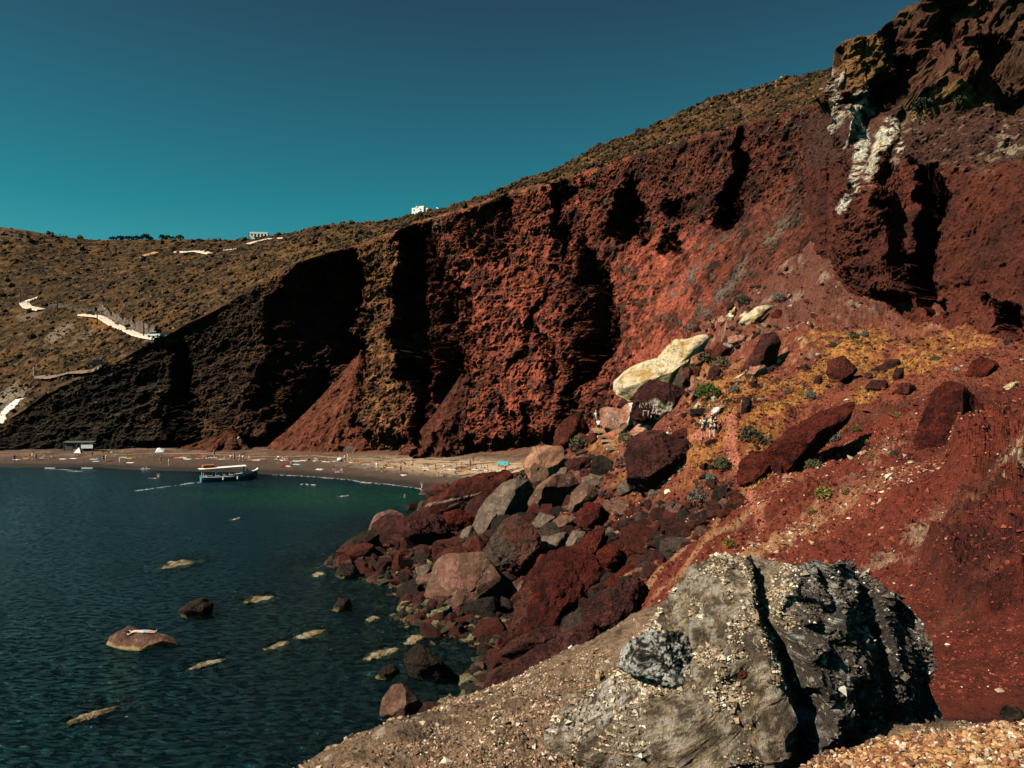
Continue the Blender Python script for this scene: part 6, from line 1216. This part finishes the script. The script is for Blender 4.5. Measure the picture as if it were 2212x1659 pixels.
trail(711.6, 438.4, 'tourist', -15, dict(shirt='floral', shorts='navy', hair=HAIR[1]), 'tourist in a patterned cream top and dark shorts standing right of the one in white', 23)
_, X2, D2, Z2 = trail(715.4, 437.2, 'tourist', 40, dict(shirt='black', shorts='black', hair=HAIR[0], pack='black'), 'tourist in black carrying a dark bag, half hidden behind the patterned top', 22)
trail(584.0, 426.2, 'walk', 150, dict(shirt='white', shorts='navy', cap='white'), 'hiker in white top and white hat, leftmost at the wooden steps', 14.5)
trail(596.3, 426.0, 'walk', 175, dict(shirt='cream', shorts='grey', cap='white', pack='white'), 'hiker in pale clothes with a white hat and pack at the top of the steps', 16)
trail(598.6, 433.2, 'climb', 170, dict(shirt='white', shorts='black', hair=HAIR[0]), 'hiker in white shirt and black shorts climbing the wooden steps', 16)
trail(652.0, 438.0, 'sit', 60, dict(shirt='white', shorts='black', hair=HAIR[0]), 'person in white and black sitting half hidden under the flat pale slab', 15)
trail(668.5, 439.6, 'bend', 120, dict(shirt='black', shorts='white', hair=HAIR[0]), 'person in black top and white shorts bending beside the wedge-shaped red rock', 14)
# sunbather on the sea rock
bpy.context.view_layer.update(); Ds = on_obj([SUNROCK.name], 141, 634.5) or 49
sb = P3(141, 633.5, Ds+.25); person('lie', (sb[0], sb[1], sb[2]-.02), R(96), dict(shorts='lightblue', hair=HAIR[0]), 'bare-chested sunbather in blue shorts lying on the flat-topped sea rock', 1.0, None)
# =================================================================== wooden steps and timbers on the trail
M_plank = flat_mat((.62,.52,.40), .9, 'weathered_timber')
def timber(u0, v0, u1, v1, r, lb):
    a = at(u0, v0); b = at(u1, v1); a[2] += .25; b[2] += .25; b = P3(u1, v1, (a[1]+b[1])/2); a = P3(u0, v0, (a[1]+b[1])/2+.6); c = (a+b)/2
    MB().box((0,0,0),(float(np.linalg.norm(b-a)), r*1.6, r), bev=.02).build('timber', M_plank, label=lb, cat='timber'); o = C.objects[-1]; o.location = c
    o.rotation_euler = Vector(b-a).to_track_quat('X', 'Z').to_euler()
timber(598, 434.5, 606.5, 447.5, .32, 'long pale beam slanting down from the climbing hiker')
timber(587, 444.5, 593, 448.8, .26, 'short pale beam left of the long one, near the olive shrub')
timber(580.5, 453.2, 589, 461, .30, 'pale beam lying above the black boulder')
timber(586.5, 453.5, 588, 457, .22, 'short upright plank crossing the lower pale beam')
timber(614, 455, 620, 452, .26, 'pale plank end near the rough red earth right of the steps')
for k, (u, v) in enumerate([(600,431),(602,435),(605,439),(608,443),(611,447),(613,451)]):
    b = at(u, v); t = MB().box((0,0,.12),(2.0-.1*k,.5,.28), bev=.04, rz=.15*(k % 3-1)).build('step', flat_mat((.50,.30,.17), .95, 'earth_step'), label=f'{["top","second","third","fourth","fifth","lowest"][k]} step of the rough stairway on the trail', cat='step', group='steps of the rough stairway'); t.location = b
# =================================================================== beach furniture
b = at(349.3, 455.4); t = thing('signboard', 'grey notice board on two posts standing behind the rope', 'sign', tuple(b), R(12))
for x in (-.62, .68): MB().box((x,0,1.0),(.10,.10,2.0)).build('post', M_plank, t)
MB().box((0,-.03,1.5),(1.5,.06,.95), bev=.02).build('panel', flat_mat((.30,.27,.24)), t)
for z_ in (1.72, 1.55, 1.38): MB().box((-.02,-.075,z_),(1.1 if z_ != 1.38 else .8,.02,.07)).build('lettering', flat_mat((.55,.5,.45)), t)
rp_ = [(111,454.6),(157,453),(200,453.2),(229,455),(244,456.2),(315,455.6),(343,457.6),(374,458.6),(407,459),(441,460.8),(494,462),(522,463.5)]
P_ = []
for u, v in rp_: b = at(u, v+1.8); P_.append(Vector(P3(u, v, b[1])))
S_ = []
for a, b in zip(P_[:-1], P_[1:]):
    for k in range(8): S_.append(a.lerp(b, k/8)-Vector((0,0,(1-(2*k/8-1)**2)*.12)))
S_.append(P_[-1]); MB().tube(S_, .04, 5).build('rope', flat_mat((.66,.40,.19), .9, 'rope_fibre'), label='long tan rope strung along the back of the beach', cat='rope')
b = at(503, 472.5); t = thing('awning', 'small blue awning on pale posts at the right end of the beach', 'awning', tuple(b), R(-6))
for x in (-.85, .85): MB().tube([(x,0,-.1),(x,0,1.7)], .06, 8).build('post', M_plank, t)
G = np.zeros((7, 7, 3)); G[...,0] = np.linspace(-.95,.95,7)[:,None]; q_ = np.linspace(0,1,7)[None]; G[...,1] = -.1+q_*.7; G[...,2] = 1.25+q_*.6-.12*np.sin(q_*np.pi)*np.cos(G[...,0]); G = np.concatenate([G, G[::-1]-np.array([0,0,.04]), G[:1]])
new_obj('canopy', grid_mesh('canopy', G, G*0+.5, True), cloth('teal'), t)
b = at(160, 459); t = thing('parasol', 'white square parasol tilted over a standing person in black', 'parasol', tuple(b), R(20))
MB().tube([(0,0,0),(.25,0,2.3)], .03, 8).build('pole', M_plank, t)
m_ = MB(); ap = Vector((-.1,0,2.5)); cr = [Vector((-1.0,-.6,1.5)),Vector((.8,-.6,1.6)),Vector((1.0,.6,2.2)),Vector((-.6,.6,2.35))]
for i in range(4): m_.face([ap, cr[i], cr[(i+1) % 4]]); m_.face([ap-Vector((0,0,.05)), cr[(i+1) % 4]-Vector((0,0,.05)), cr[i]-Vector((0,0,.05))])
m_.build('canopy', cloth('white'), t)
# cave store front with white doors
b = at(236, 450.5); Dd = b[1]+3; b2 = P3(236, 449.5, Dd); t = thing('cave_store', 'white plank doors framed by pale stones in a cave mouth', 'hut', tuple(b2), R(5))
for i, x in enumerate((-.95, -.25, .45)): MB().box((x,-.2-.03*i,1.4),(.6,.08,2.7+.15*(i == 1)), ry=.05*(i-1)).build('door_panel', M_white, t)
for i, (x, z_, r) in enumerate([(-1.6,.2,.35),(-1.5,.9,.3),(-1.35,1.7,.3),(-1.2,2.6,.32),(1.1,.1,.4),(1.3,.8,.32),(1.35,1.5,.3),(1.1,2.2,.28),(.7,2.9,.3)]): MB().ball((x,-.25,z_),(r,r*.7,r*.85),2).build('stone', flat_mat((.55,.50,.44), .95, 'pale_stone'), t)
b = at(84, 452.5); Dd = b[1]+2; b2 = P3(78, 451.8, Dd); t = thing('shelter', 'makeshift grey and white canvas shelter against the dark cliff', 'shelter', tuple(b2), R(4))
for x in (-3.2,-1.2,.9,3.4): MB().box((x,0,1.1),(.12,.12,2.3)).build('post', M_wood, t)
MB().box((.1,.6,2.3),(6.9,1.9,.12), rx=.1).build('roof', flat_mat((.10,.10,.095)), t); MB().box((2.1,-.12,1.35),(2.7,.06,1.1)).build('white_panel', M_white, t)
MB().box((-2.2,.02,1.2),(1.9,.05,1.9)).build('grey_panel', flat_mat((.07,.075,.07)), t); MB().box((2.1,.8,.9),(2.6,.05,1.8)).build('back_panel', flat_mat((.05,.05,.05)), t)
b = at(78, 453); m_ = MB(); m_.face([(-.9,-.3,0),(.9,-.5,0),(.2,.1,1.3)]); m_.face([(.9,-.5,0),(.8,.7,0),(.2,.1,1.3)]); m_.face([(-.9,-.3,0),(.2,.1,1.3),(-.6,.7,0)]); t = m_.build('tarp', cloth('white'), label='crumpled white tarp on the ground in front of the shelter', cat='tarp'); t.location = b
for u, v, r, lb in [(103,447,1.0,'white stone at the left of the debris right of the shelter'),(108,445.6,.9,'pale stone on the debris right of the shelter'),(117,445,1.1,'pale stone high on the debris pile at the foot of the dark cliff'),(124,446.5,1.3,'largest pale stone of the debris pile at the foot of the dark cliff'),(128,444.5,.9,'white stone at the right end of the debris pile'),(112,453,1.0,'white stone on the beach below the debris pile'),(123,452,1.2,'brownish pale slab on the beach below the debris pile'),(83,454,.9,'tan stone below the white panel of the shelter')]:
    w_ = r*3.2; boulder([(u-w_/2,v),(u-w_*.3,v-w_*.3),(u+w_*.2,v-w_*.35),(u+w_*.5,v-w_*.05),(u+w_*.3,v+w_*.12),(u-w_*.3,v+w_*.12)], 'tan' if 'brown' in lb or 'tan' in lb else 'white', lb, None, .8)
for u, v, cn, f, lb in [(16.8,459.8,'white',70,'white towel beside the lone person in black at the far left'),(63.6,459.2,'white',70,'white towel alone left of the shelter, left one of two'),(74,458.6,'white',72,'white towel alone below the shelter, right one of two'),(97,461.4,'lightblue',75,'pale blue towel below the fallen slabs'),(124,457.4,'lightblue',75,'light blue towel above the yellow one'),(129.7,458.6,'yellow',72,'bright yellow towel alone on the dark beach'),(130.6,463,'white',75,'white towel below the yellow one near the water'),
    (188,459.4,'white',72,'long white towel alone behind the boat'),(209.8,458,'white',80,'white towel folded beside the person in a black top'),(288.6,466.6,'cream',55,'cream towel beside the man in navy shorts'),(297,464.6,'lightblue',65,'pale blue towel right of the man in navy shorts'),(296.5,461.4,'white',80,'white towel in the row behind the man in navy shorts'),(403.6,475.4,'white',30,'white bag cloth at the feet of the walker in black'),(466,470.2,'orange',70,'orange towel alone left of the person in light blue'),(499,472.8,'lightblue',80,'light blue towel under the blue awning'),(427,469.5,'cream',75,'cream towel alone on the pale sand')]:
    b = at(u, v); towel(tuple(b), R(f), cn, lb)
b = at(283, 467.3); MB().box((0,0,.25),(.7,.4,.45), bev=.1).build('bag', cloth('red'), label='red bag alone on the beach near the man in navy shorts', cat='bag').location = b
b = at(339.8, 461.4); MB().ball((0,0,.35),(.6,.45,.42),3).build('bundle', cloth('white'), smooth=True, label='round white bundle beside the reclining person left of the sign', cat='bundle').location = b
# stray laths at the water edge
for u, v, l_, lb in [(50,468.4,2.0,'thin pale plank at the water edge, far left'),(87,468.4,2.2,'pale plank at the water edge left of the waders')]:
    b = at(u, v, True); t = MB().box((0,0,.06),(l_,.35,.12), rz=.05).build('plank', M_white, label=lb, cat='plank'); t.location = b
# =================================================================== excursion boat
L_ = 9.9; ang = math.atan2(5.0, 8.5); s0 = at(199.6, 482.2, True)
bt = thing('boat', 'blue and white wooden excursion boat full of passengers off the beach', 'boat', (s0[0]+math.cos(ang)*.2, s0[1]+math.sin(ang)*.2, 0), ang)
ns, nk = 26, 9; ts = np.linspace(0, 1, ns)
hb_ = 1.25*np.interp(ts, [0,.15,.45,.75,.92,1], [.84,.95,1,.82,.42,.04]); shz = np.interp(ts, [0,.2,.5,.8,1], [.95,.85,.85,1.15,1.75]); kz = np.interp(ts, [0,.8,1], [-.35,-.35,.3])
def section(t_i, f0=1.0):
    k = np.linspace(0, 1, nk); y = hb_[t_i]*np.sin(k*np.pi/2)**.6; z = kz[t_i]+(shz[t_i]-kz[t_i])*k**1.6; return y*f0, z
G = np.zeros((ns, 2*nk-1, 3))
for i in range(ns):
    y, z = section(i); G[i,:,0] = ts[i]*L_; G[i,:,1] = np.concatenate([-y[::-1], y[1:]]); G[i,:,2] = np.concatenate([z[::-1], z[1:]])
Gi = G*np.array([1,.93,1]); Gi[...,2] = np.maximum(Gi[...,2], .15)-.0; Gi = Gi[:, ::-1]
new_obj('hull', grid_mesh('hull', np.concatenate([G, Gi[::-1][:, ::-1]]), np.zeros((2*ns, 2*nk-1, 3))+.5, True), flat_mat((.010,.030,.055), .4, 'navy_hull_paint', .5), bt)
m_ = MB(); y, z = section(0); m_.face([(-.02, -a, b) for a, b in zip(y[::-1], z[::-1])]+[(-.02, a, b) for a, b in zip(y[1:], z[1:])]); m_.build('transom', flat_mat((.03,.25,.42), .4, 'bright_blue_paint'), bt)
def rail(f, dz, r, nm, mat, t0=0, t1=ns):
    for s_ in (-1, 1):
        MB().tube([(ts[i]*L_, s_*hb_[i]*f, shz[i]+dz) for i in range(t0, t1)], r, 6).build(nm, mat, bt)
rail(1.02, .02, .085, 'gunwale', M_white); rail(1.03, -.28, .03, 'stripe', flat_mat((.45,.5,.5), .5)); rail(1.0, -.14, .05, 'rubbing_strake', flat_mat((.04,.16,.22), .5))
MB().box((L_*.42,0,.22),(L_*.8,2.0,.06)).build('deck', flat_mat((.30,.22,.14)), bt)
G = np.zeros((12, 7, 3)); G[...,0] = np.linspace(-.35, L_*.78, 12)[:,None]; yy_ = np.linspace(-1.1,1.1,7)[None]; G[...,1] = yy_; G[...,2] = 2.5+.05*G[...,0]*.6-.10*yy_**2; G2 = np.concatenate([G, G[::-1]-np.array([0,0,.09]), G[:1]])
new_obj('canopy', grid_mesh('canopy', G2, G2*0+.5), M_white, bt)
for x in (.3, 2.7, 5.1, 7.3):
    for s_ in (-1, 1): MB().tube([(x, s_*1.0, .7),(x, s_*1.0, 2.42+.03*x)], .035, 6).build('canopy_post', M_white, bt)
for x in (1.0, 2.2, 3.4, 4.6, 5.8): MB().box((x,0,.55),(.4,1.9,.08)).build('bench', M_plank, bt)
for x in (3.6, 6.1): MB().tube([(x,-1.36,.85),(x,-1.40,.35)], [.13,.13], 10).build('fender', M_white, bt)
MB().tube([(L_*.97,0,1.45),(L_*1.02,0,1.98)], [.30,.24], 12).build('bow_fender', M_white, bt); MB().box((L_*.86,0,1.0),(1.6,1.0,.08)).build('foredeck', M_white, bt)
cm = Matrix.Rotation(ang, 4, 'Z'); bo = Vector(bt.location)
def onboat(x, y, z): return tuple(bo+cm @ Vector((x, y, z)))
MB().box((0,0,0),(2.2,1.2,.45), bev=.15, rz=ang).build('life_raft', cloth('orange'), label='orange life raft bag strapped on the boat canopy', cat='life raft').location = onboat(1.3,0,2.82)
BP = [(1.0,-.5,'white','navy','leftmost seated passenger at the stern'),(1.0,.4,'grey','black','seated passenger beside the one at the stern'),(2.2,-.5,'lightblue','navy','passenger in light blue near the stern'),(2.2,.3,'cream','grey','passenger in cream on the second bench'),(3.4,-.6,'orange','black','passenger in orange amidships'),(3.4,.2,'white','black','passenger in white amidships'),
    (4.6,-.5,'teal','navy','passenger in teal on the fourth bench'),(4.6,.4,'white','grey','passenger in white on the fourth bench, far side'),(5.8,-.4,'red','black','passenger in red near the bow'),(5.8,.5,'black','black','passenger in black near the bow, far side'),(7.4,-.3,'white','navy','passenger in white sitting on the foredeck'),(8.2,.2,'cream','white','passenger in cream nearest the bow')]
for i, (x, y, a, b_, lb) in enumerate(BP): person('bench' if x < 7 else 'sit', onboat(x, y, .13 if x < 7 else 1.02), ang+R([200,90,150,20][i % 4]), dict(shirt=a, shorts=b_, hair=HAIR[i % 4]), lb+' of the excursion boat', .98, 'boat passengers')
person('stand', onboat(7.5,.2,1.0), ang+R(60), dict(shirt='black', shorts='black', cap='white'), 'crew member in black with a white hat standing at the boat bow', 1.0, 'boat passengers')
# foam lies on the water
def foam(name, pts, wd, lb, seed, water=True):
    """many small flat flecks of foam, thick and thin along the line"""
    W = [at(u, v, True) for u, v in pts]; q = np.random.RandomState(seed); V, F = [], []; s_ = 0
    for a, b in zip(W[:-1], W[1:]):
        n = max(3, int(np.linalg.norm(b-a)/.045))
        for k in range(n):
            s_ += .045; den = .38+.5*math.sin(s_*1.1+seed)*math.sin(s_*.37)+.25*math.sin(s_*4.1)
            if q.rand() > den: continue
            c = a+(b-a)*(k+q.rand())/n+np.array([q.normal()*.1, q.normal()*wd*(.5+.5*den), .012+q.rand()*.02]); r = q.uniform(.02, .10); i0 = len(V)
            for j in range(6): t = j*math.pi/3; rr = r*q.uniform(.5, 1.4); V.append((c[0]+math.cos(t)*rr*1.8, c[1]+math.sin(t)*rr*1.3, c[2]))
            V.append((c[0], c[1], c[2]+.02))
            for j in range(6): F.append((i0+j, i0+(j+1) % 6, i0+6))
    return new_obj(name, mesh_np(name, np.array(V), np.array(F)), flat_mat((.66,.66,.63), .9, 'foam'), kind='stuff', label=lb)
foam('foam', [(50,469.6),(62,469.6),(75,470)], .25, 'pale foam streak at the far left of the beach edge', 11)
foam('foam', [(68,471),(82,471.6),(96,470.6)], .25, 'white foam streak left of the waders', 12)
foam('foam', [(273,475.0),(300,476),(334,478.6),(350,480),(364,482.2),(390,484.6),(414,488),(430,490.5),(444,492.5)], .22, 'thin line of surf along the right half of the beach', 3)
foam('foam', [(355,480.8),(364,482.6),(380,484.4)], .6, 'thicker surf where the waterline bends', 4)
foam('wake', [(200,483),(190,483.4),(176,485.6),(160,487.6),(146,489.6),(130,491.8)], .35, 'pale wake trailing from the boat stern', 5)
foam('wake', [(200,482.6),(194,483),(188,483.4)], .6, 'churned white water at the boat stern', 6)
# gull
g = P3(437.6, 208.9, 150); t = MB().ball((0,0,0),(.28,.11,.10),2); t.face([(.08,0,.03),(-.12,0,.03),(-.35,.55,.42),(-.15,.55,.45)]); t.face([(.08,0,.03),(-.12,0,.03),(-.3,-.6,-.05),(-.1,-.6,0)]); t.face([(-.25,.05,0),(-.45,.1,.03),(-.45,-.1,.03),(-.25,-.05,0)])
t.build('gull', M_white, label='white gull flying beside the house on the ridge', cat='bird').location = g
